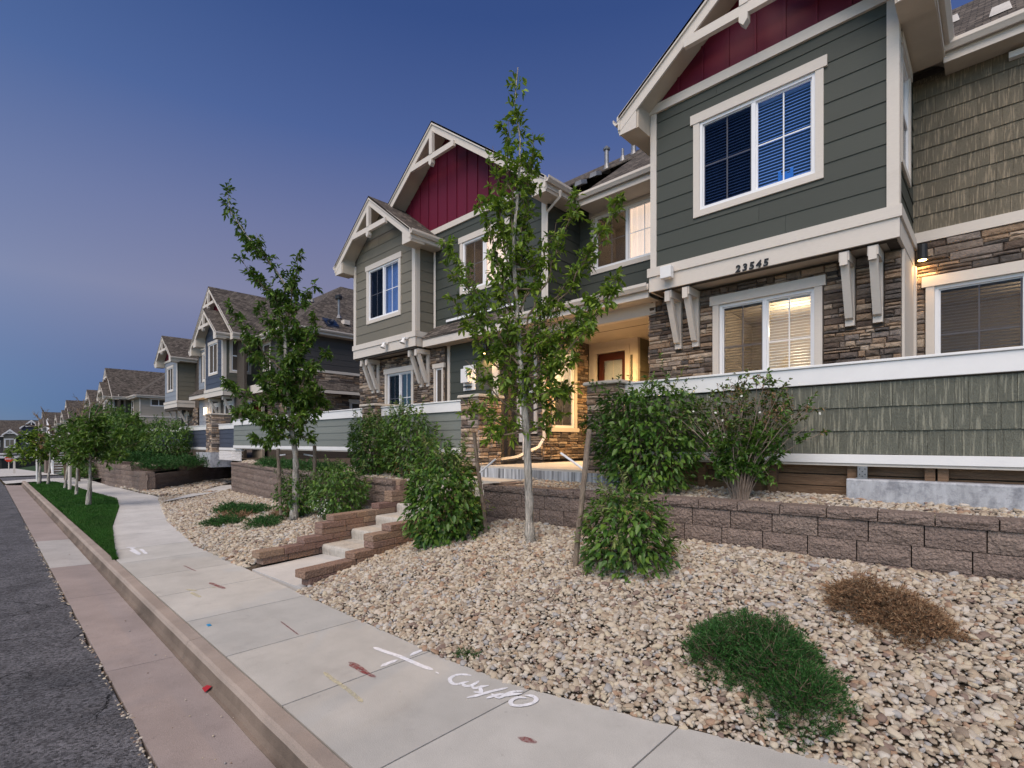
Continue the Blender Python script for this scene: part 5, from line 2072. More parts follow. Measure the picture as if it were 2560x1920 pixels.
        board(H, SIDE(x0 + .7), 10.5 + Yo, 12.75 + Yo, Z(4.05), Z(4.18), -.02, .02, 'fascia')
    board(H, SIDE(X(-22.5)), 9.6 + Yo, 17 + Yo, Z(5.05), Z(5.17), -.01, .05, 'belt_board')
    # hipped roof of the wing
    xe, ye, ze = X(-22.05), 9.2 + Yo, Z(6.95)
    xr, yr, zr2 = X(-26.6), 13.9 + Yo, Z(6.95) + 3.6
    def tri(pts, m):
        g = mb()
        k = len(pts)
        g.v = list(pts) + [(x, y, z - .06) for x, y, z in pts]
        g.f = [tuple(range(k)), tuple(range(2 * k - 1, k - 1, -1))] + [(a, k + a, k + (a + 1) % k, (a + 1) % k) for a in range(k)]
        g.build('roof', m, H)
    tri([(xe, ye, ze), (xe, 19 + Yo, ze), (xr, 19 + Yo, zr2), (xr, yr, zr2)], 'roof_y')
    tri([(X(-30), ye, ze), (xe, ye, ze), (xr, yr, zr2), (X(-30), yr, zr2)], 'roof_x')
    tri([(X(-38.3), 9.0 + Yo, Z(6.8)), (X(-30), 9.0 + Yo, Z(6.8)), (X(-30), 12.9 + Yo, Z(9.7)), (X(-38.3), 12.9 + Yo, Z(9.7))] if det > 5 else
        [(X(-33.5), 13 + Yo, Z(9.8)), (X(-26), 13 + Yo, Z(9.8)), (X(-26), 18 + Yo, Z(6.5)), (X(-33.5), 18 + Yo, Z(6.5))], 'roof_x')
    board(H, SIDE(xe), ye, 18.8 + Yo, ze - .22, ze - .02, -.02, .01, 'fascia')
    gutter_mesh(SIDE(xe), ye, 18.8 + Yo, ze - .01).build('gutter', 'trim', H)
    board(H, F(9.22), X(-26.4), xe, ze - .22, ze - .02, .0, .02, 'fascia')
    gutter_mesh(F(9.2), X(-26.35), xe, ze - .01).build('gutter', 'trim', H)
    mb().wbox(X(-26.6), xe, ye + .02, 9.65 + Yo, ze - .24, ze - .225).build('soffit', 'soffit', H)
    mb().wbox(X(-22.5), xe, ye + .02, 18 + Yo, ze - .24, ze - .225).build('soffit', 'soffit', H)
    # second bay on the left
    core(H, F(8), X(-38), X(-35), Z(3.75), Z(6.85), gable=(X(-36.5), Z(8.1), SL))
    siding(H, F(8), X(-37.9), X(-35.15), Z(4.35), Z(6.75), cr_, [(X(-37.3), X(-35.9), Z(4.9), Z(6.5))])
    window(H, F(8), X(-37.3), X(-35.9), Z(4.9), Z(6.5), curtain=[(.5, 1, 'curtain')], glass='glass_blue', detail=det > 1)
    board(H, F(8), X(-35.14), X(-34.98), Z(4.3), Z(6.75), -.01, .035, 'corner_board')
    board(H, F(8), X(-38.1), X(-34.95), Z(6.76), Z(6.88), -.01, .05, 'frieze_board')
    panels(H, F(8), X(-36.5), Z(8.05), SL, Z(6.89), X(-38), X(-35))
    core(H, SIDE(X(-35)), 8.1 + Yo, 9.6 + Yo, Z(3.75), Z(6.8))
    core(H, F(8.9), X(-38), X(-33), Z(.5), Z(6.8))
    siding(H, SIDE(X(-35)), 8.05 + Yo, 8.9 + Yo, Z(4.35), Z(6.75), 'siding_tan' if det > 1 else cs, joint=9)
    gable_roof(H, X(-36.5), 1.95, 7.55 + Yo, 12.5 + Yo, Z(6.82), SL, wall_half=1.5, yend=(8.9 + Yo, 8.9 + Yo))
    belt(H, X(-38), X(-35), 8.0 + Yo, 8.9 + Yo, Z(4.32))
    # ground floor
    stones(H, F(8.85), X(-36.0), X(-34.2), Z(1.9), Z(3.9), lmin=.2, lmax=.6, hmin=.07, hmax=.14)
    siding(H, F(8.6), X(-32.9), X(-31.0), Z(1.9), Z(4.2), cr_)
    board(H, F(8.6), X(-31.0), X(-30.8), Z(1.8), Z(4.3), -.01, .035, 'corner_board')
    window(H, F(8.6), X(-30.7), X(-29.2), Z(2.0), Z(3.9), detail=det > 1, curtain=[(.5, 1, 'curtain')])
    window(H, F(8.6), X(-28.6), X(-27.2), Z(2.0), Z(3.9), detail=det > 1, curtain=[(.5, 1, 'curtain')])
    window(H, F(8.9), X(-37.2), X(-36.1), Z(2.0), Z(3.7), detail=det > 1)
    for u in (-29.3, -27.2, -37.7, -35.4):
        bracket(H, F(8.6), X(u), Z(4.1) if u > -33 else Z(3.92), drop=1.0, reach=.5)
    # small roof fittings
    if det > 1:
        for (x, y, z, h) in ((-23.27, 12.07, 7.98, .9), (-24.22, 10.96, 8.7, .45), (-24.37, 11.21, 8.82, .45)):
            mb().tube([(x, y, z - .1), (x, y, z + .08), (x, y, z + .09), (x, y, z + h)], [.14, .06, .05, .05], 8).build('vent_pipe', 'galv', H)
        x, y, z = -23.27, 12.07, 8.95
        mb().tube([(x, y, z - .12), (x, y, z + .02), (x, y, z + .1)], [.16, .17, .05], 12).build('vent_cap', 'black_metal', H)
        for (x, y, z) in ((-22.75, 12.15, 7.55), (-26.2, 11.6, 8.9)):
            mb().wbox(x - .15, x + .15, y - .15, y + .15, z - .05, z + .16).build('roof_vent', 'trim' if x > -23 else 'black_metal', H)
        g = mb()
        g.hexa([(-22.35, 11.0, 7.22), (-22.35, 11.6, 7.22), (-22.85, 11.6, 7.62), (-22.85, 11.0, 7.62)], [(-22.30, 11.0, 7.27), (-22.30, 11.6, 7.27), (-22.8, 11.6, 7.67), (-22.8, 11.0, 7.67)])
        g.build('skylight', 'glass_blue', H)
    if lit:
        lo = mb().box(F(8.6), X(-31.7), X(-31.5), Z(3.35), Z(3.75), .02, .12).build('wall_lamp', 'lamp_soft', H)
        light('lamp_light', (X(-31.6), 8.3 + Yo, Z(3.5)), 4, (1, .6, .25), .08)
    return H


far_house(0, 0, ('siding_char', 'siding_navy', 'siding_olive', 'siding_blue'), 'charcoal and navy townhouse with brown shingle roofs behind the middle tree', 2)
far_house(-31.7, -1.0, ('siding_beige', 'siding_beige', 'siding_tan', 'siding_beige'), 'beige townhouse with a plain side wall, third in the row, behind the lawn trees', 1, lit=False)
far_house(-64, -2.2, ('siding_beige', 'siding_tan', 'siding_beige', 'siding_tan'), 'small distant tan townhouse, fourth in the row, above the outside stair', 1, lit=False)
far_house(-104, -2.2, ('siding_beige', 'siding_tan', 'siding_beige', 'siding_tan'), 'most distant tan townhouse of the row, next to the dark house at the street end', 1, lit=False)

# house across the end of the street, facing the camera
E_ = thing('townhouse', (-158, 4, -3.6), 'long dark townhouse closing the far end of the street with white-trimmed gables', 'townhouse')
fe = SIDE(-158)
mb().box(fe, -26, 12, -4.5, 3.3, -8, 0).build('wall', 'siding_char', E_)
g = mb()
g.hexa([(-157.4, -27, 3.2), (-157.4, 13, 3.2), (-163, 13, 6.6), (-163, -27, 6.6)], [(-157.4, -27, 3.35), (-157.4, 13, 3.35), (-163, 13, 6.75), (-163, -27, 6.75)])
g.build('roof', 'roof_y', E_)
board(E_, fe, -27, 13, 3.0, 3.2, .3, .62, 'fascia', 'trim_white')
board(E_, fe, -26, 12, -.9, -.6, 0, .1, 'belt_board', 'trim_white')
for (yc, wz, top, big) in ((4.3, 1.3, 4.7, 0), (7.7, 1.9, 6.8, 1), (-3, 1.7, 5.0, 0), (-10, 2.4, 7.2, 1)):
    zb = top - wz * .9
    g = mb().poly(fe, [(yc - wz + .3, -.6), (yc + wz - .3, -.6), (yc + wz - .3, zb), (yc, top - .25), (yc - wz + .3, zb)], 0, .9 + .4 * big)
    g.build('gable_wall', 'siding_navy' if big else 'siding_tan', E_)
    for sgn in (-1, 1):
        mb().poly(fe, [(yc, top), (yc + sgn * wz, zb - .05), (yc + sgn * wz, zb - .4), (yc, top - .4)], 1.0 + .4 * big, 1.35 + .4 * big).build('rake_board', 'trim_white', E_)
    mb().box(fe, yc - .08, yc + .08, zb + .2, top - .3, 1.0 + .4 * big, 1.3 + .4 * big).build('king_post', 'trim_white', E_)
    mb().box(fe, yc - wz * .5, yc + wz * .5, zb + .15, zb + .35, 1.0 + .4 * big, 1.3 + .4 * big).build('collar_tie', 'trim_white', E_)
    window(E_, SIDE(-158 + .9 + .4 * big), yc - .9, yc + .9, .6 if not big else 1.4, 2.6 if not big else 3.8, trim=.2, head=.2, grid=(2, 1), detail=True, depth=.6, tm='trim_white')
for u in (2.1, -.8, -6.5, 10.8):
    window(E_, SIDE(-158), u - .7, u + .7, .8, 2.2, trim=.2, head=.2, grid=None, detail=False, depth=.6, tm='trim_white')
    mb().box(fe, u - 1.4, u - 1.2, -.6, 3.0, 0, .12).build('corner_board', 'trim_white', E_)
mb().box(fe, 2.5, 9.2, -1.7, -1.2, 0, 1.6).build('porch_roof', 'trim_white', E_)
mb().box(fe, 3.0, 9.0, -4, -1.8, .1, 1.2).build('porch', 'black_metal', E_)

# outside staircase of the fourth house, white stringer
T_ = thing('outside_stairs', (-54, 4.5, -1), 'distant outside wooden staircase with white side board beside stone walling', 'stairs')
for k in range(18):
    x_ = -52 - k * .29
    z_ = -.9 + k * .19
    mb().wbox(x_ - .30, x_, 3.85, 5.3, z_ + .13, z_ + .19).build('tread', 'trim_white', T_)
for y_, nm_ in ((3.72, 'stringer'), (5.32, 'stringer')):
    g = mb()
    g.hexa([(-52, y_, -1.0), (-57.2, y_, 2.35), (-57.2, y_ + .1, 2.35), (-52, y_ + .1, -1.0)], [(-52, y_, -.6), (-57.2, y_, 2.8), (-57.2, y_ + .1, 2.8), (-52, y_ + .1, -.6)])
    g.build(nm_, 'trim_white', T_)
    g = mb()
    g.hexa([(-52, y_, .3), (-57.2, y_, 3.7), (-57.2, y_ + .1, 3.7), (-52, y_ + .1, .3)], [(-52, y_, .42), (-57.2, y_, 3.82), (-57.2, y_ + .1, 3.82), (-52, y_ + .1, .42)])
    g.build('handrail', 'trim_white', T_)
    for k in range(7):
        x_ = -52.1 - k * .82
        zz_ = -.6 + (-52 - x_) * .654
        mb().wbox(x_ - .05, x_ + .05, y_ + .01, y_ + .09, zz_ - .1, zz_ + .95).build('baluster', 'trim_white', T_)
mb().wbox(-59, -57.2, 3.7, 8.5, -1.5, 2.3).build('side_wall', 'block', T_)
flush_stones()

# ------------------------------------------------------------------ vegetation
def leaves(name, P_, D_, N_, L_, W_, m, parent=None, droop=.25, fold=.35):
    """one mesh of folded oval leaves; all arrays are (n, 3) or (n,)"""
    P_, D_, N_ = (np.asarray(a, float) for a in (P_, D_, N_))
    L_, W_ = np.asarray(L_, float), np.asarray(W_, float)
    n = len(P_)
    D_ = D_ / np.linalg.norm(D_, axis=1)[:, None]
    S_ = np.cross(D_, N_)
    S_ /= np.linalg.norm(S_, axis=1)[:, None] + 1e-9
    U_ = np.cross(S_, D_)
    L_, W_ = L_[:, None], W_[:, None]
    dn = np.array([[0, 0, -1.]])
    v = np.empty((n, 6, 3))
    v[:, 0] = P_
    v[:, 1] = P_ + D_ * L_ * .35 + S_ * W_ * .5 + U_ * W_ * fold * .5
    v[:, 2] = P_ + D_ * L_ * .72 + S_ * W_ * .36 + U_ * W_ * fold * .3 + dn * L_ * droop * .35
    v[:, 3] = P_ + D_ * L_ + dn * L_ * droop * .8
    v[:, 4] = P_ + D_ * L_ * .72 - S_ * W_ * .36 + U_ * W_ * fold * .3 + dn * L_ * droop * .35
    v[:, 5] = P_ + D_ * L_ * .35 - S_ * W_ * .5 + U_ * W_ * fold * .5
    o0 = ORG.get(parent, Vector((0, 0, 0)))
    v -= np.array([[[o0.x, o0.y, o0.z]]])
    me = bpy.data.meshes.new(name)
    me.vertices.add(n * 6)
    me.vertices.foreach_set('co', v.astype(np.float32).ravel())
    idx = (np.arange(n)[:, None] * 6 + np.array([[0, 1, 2, 3, 0, 3, 4, 5]])).astype(np.int32)
    me.loops.add(n * 8)
    me.loops.foreach_set('vertex_index', idx.ravel())
    me.polygons.add(n * 2)
    me.polygons.foreach_set('loop_start', (np.arange(n * 2) * 4).astype(np.int32))
    me.update(calc_edges=True)
    me.materials.append(M(m))
    o = bpy.data.objects.new(name, me)
    link(o, parent)
    return o


def unit(a):
    return a / (np.linalg.norm(a, axis=-1, keepdims=True) + 1e-9)


def cam_axes(x, y):
    return np.array([RX, RY, 0.]), np.array([FX, FY, 0.])


def tree(bx, by, z0, trunk, branches, label, r0=.055, leafm='leaf_tree', ls=.075, dens=1.0, seed=1, group=None, extra=26, crown=(1.9, 5.2), wrap=None, spread=.16):
    """trunk / branches: (lateral metres, height) seen from the street; depth is drawn at random"""
    r = np.random.default_rng(seed)
    rt, fw = cam_axes(bx, by)
    root = thing('young_tree', (bx, by, z0), label, 'tree', group)
    B0 = np.array([bx, by, 0.])
    tp = []
    for k, (l_, z) in enumerate(trunk):
        tp.append(B0 + rt * l_ + fw * .05 * math.sin(k * 1.3) + np.array([0, 0, z]))
    ztop = trunk[-1][1]
    rad = [max(.006, r0 * (1 - .93 * ((t[1] - trunk[0][1]) / (ztop - trunk[0][1])) ** .8)) for t in trunk]
    rad[0] *= 1.25
    # resample the trunk for roughness
    pts, rr = [], []
    for k in range(len(tp) - 1):
        for q in range(5):
            f_ = q / 5
            p = tp[k] * (1 - f_) + tp[k + 1] * f_
            p = p + r.normal(0, .12, 3) * (rad[k] * .6) * np.array([1, 1, 0])
            pts.append(p)
            rr.append((rad[k] * (1 - f_) + rad[k + 1] * f_) * r.uniform(.95, 1.06))
    pts.append(tp[-1])
    rr.append(rad[-1])
    mb().tube([tuple(p) for p in pts], rr, 12).build('trunk', 'bark', root, smooth=True)

    def trunk_at(z):
        for k in range(len(tp) - 1):
            if tp[k][2] <= z <= tp[k + 1][2]:
                f_ = (z - tp[k][2]) / (tp[k + 1][2] - tp[k][2])
                return tp[k] * (1 - f_) + tp[k + 1] * f_, rad[k] * (1 - f_) + rad[k + 1] * f_
        return tp[-1], rad[-1]
    tw = mb()
    LP, LD = [], []
    allb = []
    for br in branches:
        zs, le, ze = br[:3]
        w_ = br[3] if len(br) > 3 else 1
        d = br[4] if len(br) > 4 else r.normal(0, .35) * max(.35, abs(le))
        allb.append((zs, le, ze, d, w_))
    for k in range(extra):
        zs = r.uniform(crown[0], crown[1])
        f_ = (zs - crown[0]) / (crown[1] - crown[0])
        ln = (1 - f_ * .72) * r.uniform(.45, .95)
        an = r.uniform(0, 6.28)
        allb.append((zs, ln * math.cos(an) + 0, zs + ln * r.uniform(.2, .7), ln * math.sin(an), .9))
    for (zs, le, ze, d, w_) in allb:
        s0, rs = trunk_at(zs)
        end = B0 + rt * le + fw * d + np.array([0, 0, ze])
        ln = np.linalg.norm(end - s0)
        n = max(4, int(ln / .12))
        P = []
        for q in range(n + 1):
            f_ = q / n
            p = s0 * (1 - f_) + end * f_
            p[2] += math.sin(f_ * math.pi) * -.10 * ln + .12 * ln * f_ * (1 - f_)
            p += r.normal(0, .018, 3) * (q > 0)
            P.append(p)
        tw.tube([tuple(p) for p in P], [max(.003, min(rs * .6, .016) * (1 - .85 * q / n)) for q in range(n + 1)], 5)
        # side twigs with leaf tufts
        m_ = int(ln * 12 * dens * w_) + 3
        for q in range(m_):
            f_ = r.uniform(.18, 1.0) ** .8
            p = P[int(f_ * n)] + r.normal(0, .02, 3)
            tl = r.uniform(.07, .22) * (1.1 - .5 * f_) * (spread / .16)
            dr_ = unit(r.normal(0, 1, 3) + unit(end - s0) * .8 + np.array([0, 0, .25]))
            e = p + dr_ * tl
            tw.tube([tuple(p), tuple(e)], [.0035, .0018], 3)
            for t_ in range(r.integers(4, 15)):
                g_ = r.uniform(.25, 1.05)
                LP.append(p + dr_ * tl * g_ + r.normal(0, .012, 3))
                LD.append(unit(r.normal(0, .7, 3) + dr_ * .7 + np.array([0, 0, -.15])))
    # leaves along the leader
    for q in range(int((ztop - crown[0]) * 17 * dens)):
        z = r.uniform(crown[0] + .2, ztop)
        p, rs = trunk_at(z)
        dr_ = unit(r.normal(0, 1, 3) + np.array([0, 0, .4]))
        tl = r.uniform(.05, .16)
        for t_ in range(5):
            LP.append(p + dr_ * tl * r.uniform(.3, 1.1))
            LD.append(unit(r.normal(0, .7, 3) + dr_))
    tw.build('branches', 'twig', root, recalc=False)
    n = len(LP)
    NN = unit(r.normal(0, .55, (n, 3)) + np.array([0, 0, 1.]))
    L_ = ls * r.uniform(.4, 1.35, n)
    leaves('crown', LP, LD, NN, L_, L_ * r.uniform(.28, .46, n), leafm, root)
    if wrap:
        mb().tube([tuple(tp[0] + np.array([0, 0, .02])), tuple(trunk_at(z0 + wrap)[0])], r0 * 1.12, 10).build('trunk_wrap', 'pvc', root, smooth=True)
    return root


def bush(cx, cy, z0, rx, ry, h, label, seed, n=2600, ls=.07, m='leaf_bush', tips=.12, flowers=0, cat='shrub', bottom=.12, lump=.22, stems=14, group=None, wide=.5, shape=1.0):
    r = np.random.default_rng(seed)
    root = thing('shrub', (cx, cy, z0), label, cat, group)
    th = r.uniform(0, 2 * math.pi, n)
    cz = r.uniform(-1, 1, n)
    rr_ = np.sqrt(1 - cz ** 2)
    dr_ = np.stack([rr_ * np.cos(th), rr_ * np.sin(th), cz], 1)
    lumpv = np.array([noise.noise(Vector(tuple(d * 2.2 + seed))) + .5 * noise.noise(Vector(tuple(d * 5 + seed * 2))) for d in dr_])
    depth = np.where(r.random(n) < .62, r.uniform(.86, 1.04, n), r.uniform(.45, .9, n))
    rad = depth * (1 + lump * lumpv)
    taper = 1 - (1 - shape) * np.clip(dr_[:, 2], 0, 1)
    P = np.stack([cx + dr_[:, 0] * rx * rad * taper, cy + dr_[:, 1] * ry * rad * taper, z0 + h * (bottom + (1 - bottom) * .5) + dr_[:, 2] * rad * h * (1 - bottom) * .5], 1)
    gv = np.array([noise.noise(Vector(tuple(d * 3.7 + seed * 3))) + .6 * noise.noise(Vector(tuple(d * 9 + seed))) for d in dr_])
    keep = (gv > -.16) | (r.random(n) < .22) | (depth < .8)
    P, dr_ = P[keep], dr_[keep]
    n = len(P)
    # shoots: short straight runs of leaves that break up the outline
    ns = int(n / 20)
    pick = r.choice(n, ns)
    SPts, SD_, = [], []
    sb = mb()
    for k in pick:
        b_ = P[k]
        d = unit(dr_[k] * np.array([.7, .7, .55]) + np.array([0, 0, .75]) + r.normal(0, .22, 3))
        l_ = r.uniform(.06, .34) * (h / 1.3) ** .5 * (1.25 if dr_[k][2] > .6 else .85)
        if dr_[k][2] < -.2:
            l_ *= .4
        sb.tube([tuple(b_ - d * .1), tuple(b_ + d * l_)], [.003, .0015], 3)
        for q in range(int(l_ / .018)):
            SPts.append(b_ + d * l_ * q / (l_ / .018))
            a = r.uniform(0, 6.28)
            sd = unit(np.cross(d, np.array([math.cos(a), math.sin(a), .3])))
            SD_.append(unit(sd + d * .7))
    D = unit(dr_ * np.array([1, 1, .2]) + r.normal(0, .5, (n, 3)) + np.array([0, 0, -.35]))
    N_ = unit(dr_ * .7 + np.array([0, 0, .8]) + r.normal(0, .35, (n, 3)))
    L_ = ls * r.uniform(.42, 1.35, n)
    leaves('foliage', P, D, N_, L_, L_ * r.uniform(wide * .85, wide * 1.15, n), m, root)
    k = len(SPts)
    if k:
        Ls = ls * r.uniform(.45, .95, k)
        nt_ = int(k * tips * 2)
        SPts, SD_ = np.array(SPts), np.array(SD_)
        Nn = unit(r.normal(0, .5, (k, 3)) + np.array([0, 0, 1.]))
        leaves('foliage', SPts[nt_:], SD_[nt_:], Nn[nt_:], Ls[nt_:], Ls[nt_:] * wide * .85, m, root)
        if nt_:
            leaves('young_leaves', SPts[:nt_], SD_[:nt_], Nn[:nt_], Ls[:nt_] * 1.1, Ls[:nt_] * wide * .6, 'leaf_tip', root)
    for q in range(stems):
        a = r.uniform(0, 6.28)
        e = (cx + rx * .6 * math.cos(a), cy + ry * .6 * math.sin(a), z0 + h * r.uniform(.5, .85))
        s_ = (cx + rx * .12 * math.cos(a), cy + ry * .12 * math.sin(a), z0 - .05)
        mid = tuple((s_[i] * .55 + e[i] * .45) + r.normal(0, .02) for i in range(3))
        sb.tube([s_, mid, e], [.011, .008, .004], 5)
    sb.build('stems', 'twig', root, recalc=False)
    if flowers:
        fp, fd = [], []
        for q in range(flowers):
            k = r.integers(0, n)
            if dr_[k][2] < -.3:
                continue
            c = P[k] + dr_[k] * .03
            for t_ in range(26):
                fp.append(c + r.normal(0, .017, 3) * np.array([1, 1, .5]))
                fd.append(unit(r.normal(0, .6, 3) + np.array([0, 0, 1])))
        k = len(fp)
        leaves('flower_heads', fp, fd, unit(r.normal(0, 1, (k, 3))), np.full(k, .016), np.full(k, .010), 'flower_brown', root)
    return root


def juniper(poly, zf, hgt, label, seed, n=9000, m='juniper', ls=.05, name='juniper', cat='juniper', up=.6, group=None, arch=0):
    """low spreading conifer over a blob outline (list of x, y, radius)"""
    r = np.random.default_rng(seed)
    cx = np.mean([p[0] for p in poly])
    cy = np.mean([p[1] for p in poly])
    root = thing(name, (cx, cy, zf(cx, cy)), label, cat, group)
    w_ = np.array([p[2] ** 2 for p in poly])
    ch = r.choice(len(poly), n, p=w_ / w_.sum())
    P, D = [], []
    sb = mb()
    nspray = n // 14
    for k in range(nspray):
        px_, py_, pr = poly[ch[k]]
        a = r.uniform(0, 6.28)
        q = math.sqrt(r.random()) * pr * (1 + .16 * math.sin(a * 3 + seed) + .14 * math.sin(a * 7 + 2 * seed) + .12 * math.sin(a * 13))
        x, y = px_ + q * math.cos(a), py_ + q * math.sin(a)
        f_ = 1 - (q / pr) ** 2 * .8
        z = zf(x, y) + hgt * max(.08, f_) * r.uniform(.35, 1.0)
        out = unit(np.array([math.cos(a) * .8 * min(1, q / pr + .25), math.sin(a) * .8 * min(1, q / pr + .25), up + r.normal(0, .15)]) + r.normal(0, .25, 3))
        l_ = r.uniform(.06, .14) * (ls / .05)
        b_ = np.array([x, y, z]) - out * l_ * .5
        if k % 3 == 0:
            sb.tube([tuple(b_ - out * .05), tuple(b_ + out * l_)], [.003, .001], 3)
        for t_ in range(14):
            f2 = r.uniform(0, 1)
            P.append(b_ + out * l_ * f2 + r.normal(0, .004, 3))
            D.append(unit(out * .9 + r.normal(0, .5, 3)))
    k = len(P)
    L_ = ls * r.uniform(.35, .75, k)
    leaves('foliage', P, D, unit(r.normal(0, 1, (k, 3)) + np.array([0, 0, .8])), L_, L_ * .22, m, root, droop=.0 + arch)
    sb.build('stems', 'twig', root, recalc=False)
    return root


# near staked tree
T1T = [(0, .32), (-.01, .9), (-.04, 1.88), (-.09, 2.4), (-.12, 2.76), (-.15, 3.2), (-.18, 3.65), (-.22, 4.2), (-.2, 4.6), (-.15, 5.12), (-.13, 5.7), (-.2, 6.2), (-.16, 6.62)]
T1B = [(2.0, -.62, 1.98, 1.3), (2.0, -.95, 2.42, 1.2), (1.95, .45, 2.30, 1.1), (2.2, .62, 2.62, .9), (2.1, -.8, 2.9, 1), (2.2, .35, 2.9, 1.2), (2.3, -.35, 3.1, 1.2),
       (2.5, -1.08, 3.80, 1.2), (2.6, -1.15, 4.50, 1.3), (2.8, -.85, 4.1, 1), (2.5, 1.0, 3.68, 1.3), (2.6, 1.14, 4.05, 1.2), (2.8, .85, 3.7, 1.2), (3.0, 1.16, 5.02, 1.2),
       (3.2, .62, 5.05, .9), (3.2, .75, 4.3, 1.1), (3.3, -.62, 5.02, 1.2), (3.6, -.50, 5.72, 1.0), (3.7, .05, 5.86, 1.1), (3.5, .35, 4.7, .9), (3.0, -.55, 4.4, 1.1), (2.4, .1, 3.6, 1), (2.2, -.1, 3.0, 1),
       (4.0, -.45, 5.1, 1), (4.2, .02, 5.5, 1), (4.4, -.3, 6.1, .9)]
tree(-4.3, 4.83, .30, T1T, T1B, 'near young staked tree with bright green leaves before the porch', r0=.066, ls=.088, dens=1.95, seed=5, extra=15, crown=(2.05, 4.2))
T2T = [(0, .32), (.0, 1.0), (.01, 1.6), (-.08, 2.4), (-.15, 3.27), (-.2, 4.2), (-.22, 5.0), (-.5, 5.45), (-.9, 5.9), (-1.25, 6.4), (-1.36, 6.95)]
T2B = [(2.0, -1.25, 1.95, 1.4), (2.0, .42, 1.95, 1.3), (2.1, -1.3, 2.65, 1.4), (2.1, .54, 2.5, 1.4), (2.4, -1.2, 3.05, 1.3), (2.4, .56, 3.05, 1.4), (2.6, -.7, 3.3, 1.2), (2.6, .5, 3.45, 1.2),
       (2.9, -1.22, 4.0, 1.1), (2.9, .6, 3.75, 1.3), (3.2, -1.1, 4.48, 1.1), (3.2, .5, 4.4, 1.2), (3.4, .35, 4.1, 1), (3.6, -.75, 4.7, 1.2), (4.2, .1, 5.65, 1.3), (4.2, .42, 5.05, 1.1), (4.3, -.15, 5.3, 1.2),
       (4.5, -.8, 5.2, 1.1), (4.6, -.95, 5.45, 1.1), (2.2, -.5, 2.2, 1.2), (2.3, -.8, 2.4, 1.3), (4.0, -.55, 4.9, 1.2), (5.3, -.75, 6.0, 1), (5.6, -1.45, 6.3, 1)]
tree(-10.1, 4.3, .40, T2T, T2B, 'middle young staked tree with darker leaves and a crooked leaning top', r0=.075, leafm='leaf_tree_dark', ls=.105, dens=2.0, seed=8, extra=36, crown=(1.75, 4.4))


def stake(p0, p1, label, r=.03, tie=None, capz=None):
    root = thing('tree_stake', p0, label, 'stake')
    P = [tuple(p0[i] + (p1[i] - p0[i]) * k / 8 + (rnd.uniform(-.006, .006) if i < 2 else 0) for i in range(3)) for k in range(9)]
    mb().tube(P, [r * rnd.uniform(.93, 1.07) for _ in P], 9).build('pole', 'stake_wood', root)
    if tie:
        a, c = tie
        mb().tube([a, c], .014, 8).build('tie_sleeve', 'pvc', root)
        v = Vector(c) - Vector(a)
        e = Vector(c) + v * .9
        mb().tube([c, tuple(e)], .003, 4).build('wire', 'black_metal', root)
    return root


def off(b_, l_, z, d=0):
    return (b_[0] + RX * l_ + FX * d, b_[1] + RY * l_ + FY * d, z)


b1 = (-4.3, 4.83)
s1b, s1t = (-5.10, 4.86, .30), (-5.25, 4.72, 1.98)
stake(s1b, s1t, 'grey wooden stake left of the near tree with a white tie sleeve', .028, tie=((-5.20, 4.77, 1.42), (-4.93, 4.83, 1.62)))
s2b, s2t = (-3.38, 4.50, .30), (-3.26, 4.64, 1.99)
stake(s2b, s2t, 'dark wooden stake right of the near tree with a white tie sleeve', .03, tie=((-3.31, 4.60, 1.55), (-3.66, 4.64, 1.72)))
b2 = (-10.1, 4.3)
stake(off(b2, -.27, .4), off(b2, -.33, 1.72), 'pale round stake left of the middle tree', .035, tie=(off(b2, -.33, 1.58), off(b2, -.18, 1.60)))
stake(off(b2, .30, .4, .3), off(b2, .28, 1.78, .3), 'pale round stake right of the middle tree, rising from the shrub', .035, tie=(off(b2, .27, 1.56, .3), off(b2, .10, 1.60, .2)))

# shrubs
bush(-5.62, 4.48, .17, .50, .48, 1.60, 'tall dense leafy shrub right beside the stairs, left of the near tree', 3, n=4600, ls=.085, tips=.22, flowers=16, bottom=.0, lump=.3)
bush(-2.86, 4.74, .25, .47, .42, 1.12, 'leafy green shrub with brown flower heads right of the dark stake', 4, n=3000, ls=.078, tips=.42, flowers=60, bottom=-.02, lump=.3, shape=.8)
bush(-3.50, 6.25, 1.10, .80, .48, 1.55, 'large dark green shrub on the upper bed covering the right porch pier', 5, n=4300, ls=.085, tips=.06, bottom=.0, lump=.25)
bush(-9.20, 4.75, .40, .68, .5, 1.02, 'rounded shrub behind the stairs with a few white flowers', 6, n=3800, ls=.07, tips=.10, bottom=-.05, lump=.3, flowers=8)
bush(-10.35, 4.45, .35, .42, .4, .85, 'smaller dark shrub beneath the middle staked tree', 7, n=1900, ls=.07, tips=.03, bottom=0)
bush(-10.35, 6.15, 1.05, .68, .42, 1.42, 'left one of the two tall dark shrubs before the blue-grey fence', 9, n=3600, ls=.08, tips=.05, bottom=.0, lump=.25)
bush(-9.0, 6.2, 1.05, .78, .42, 1.52, 'right one of the two tall dark shrubs, next to the left porch pier', 10, n=4000, ls=.08, tips=.08, bottom=.0, lump=.25)
bush(-27.5, 5.9, .95, 1.35, 1.0, 1.9, 'big round dark shrub in front of the navy fence', 11, n=4200, ls=.12, tips=.02, bottom=.0, lump=.2)
bush(-38.5, 5.2, .7, 2.2, 1.4, 3.2, 'tall dark evergreen mass beside the distant stone pier', 12, n=6000, ls=.17, tips=.0, bottom=0, lump=.35)
bush(-34.5, 3.6, -.1, .9, .7, .9, 'low dark shrub behind the lawn trees near the outside stairs', 13, n=1600, ls=.12, tips=.0)
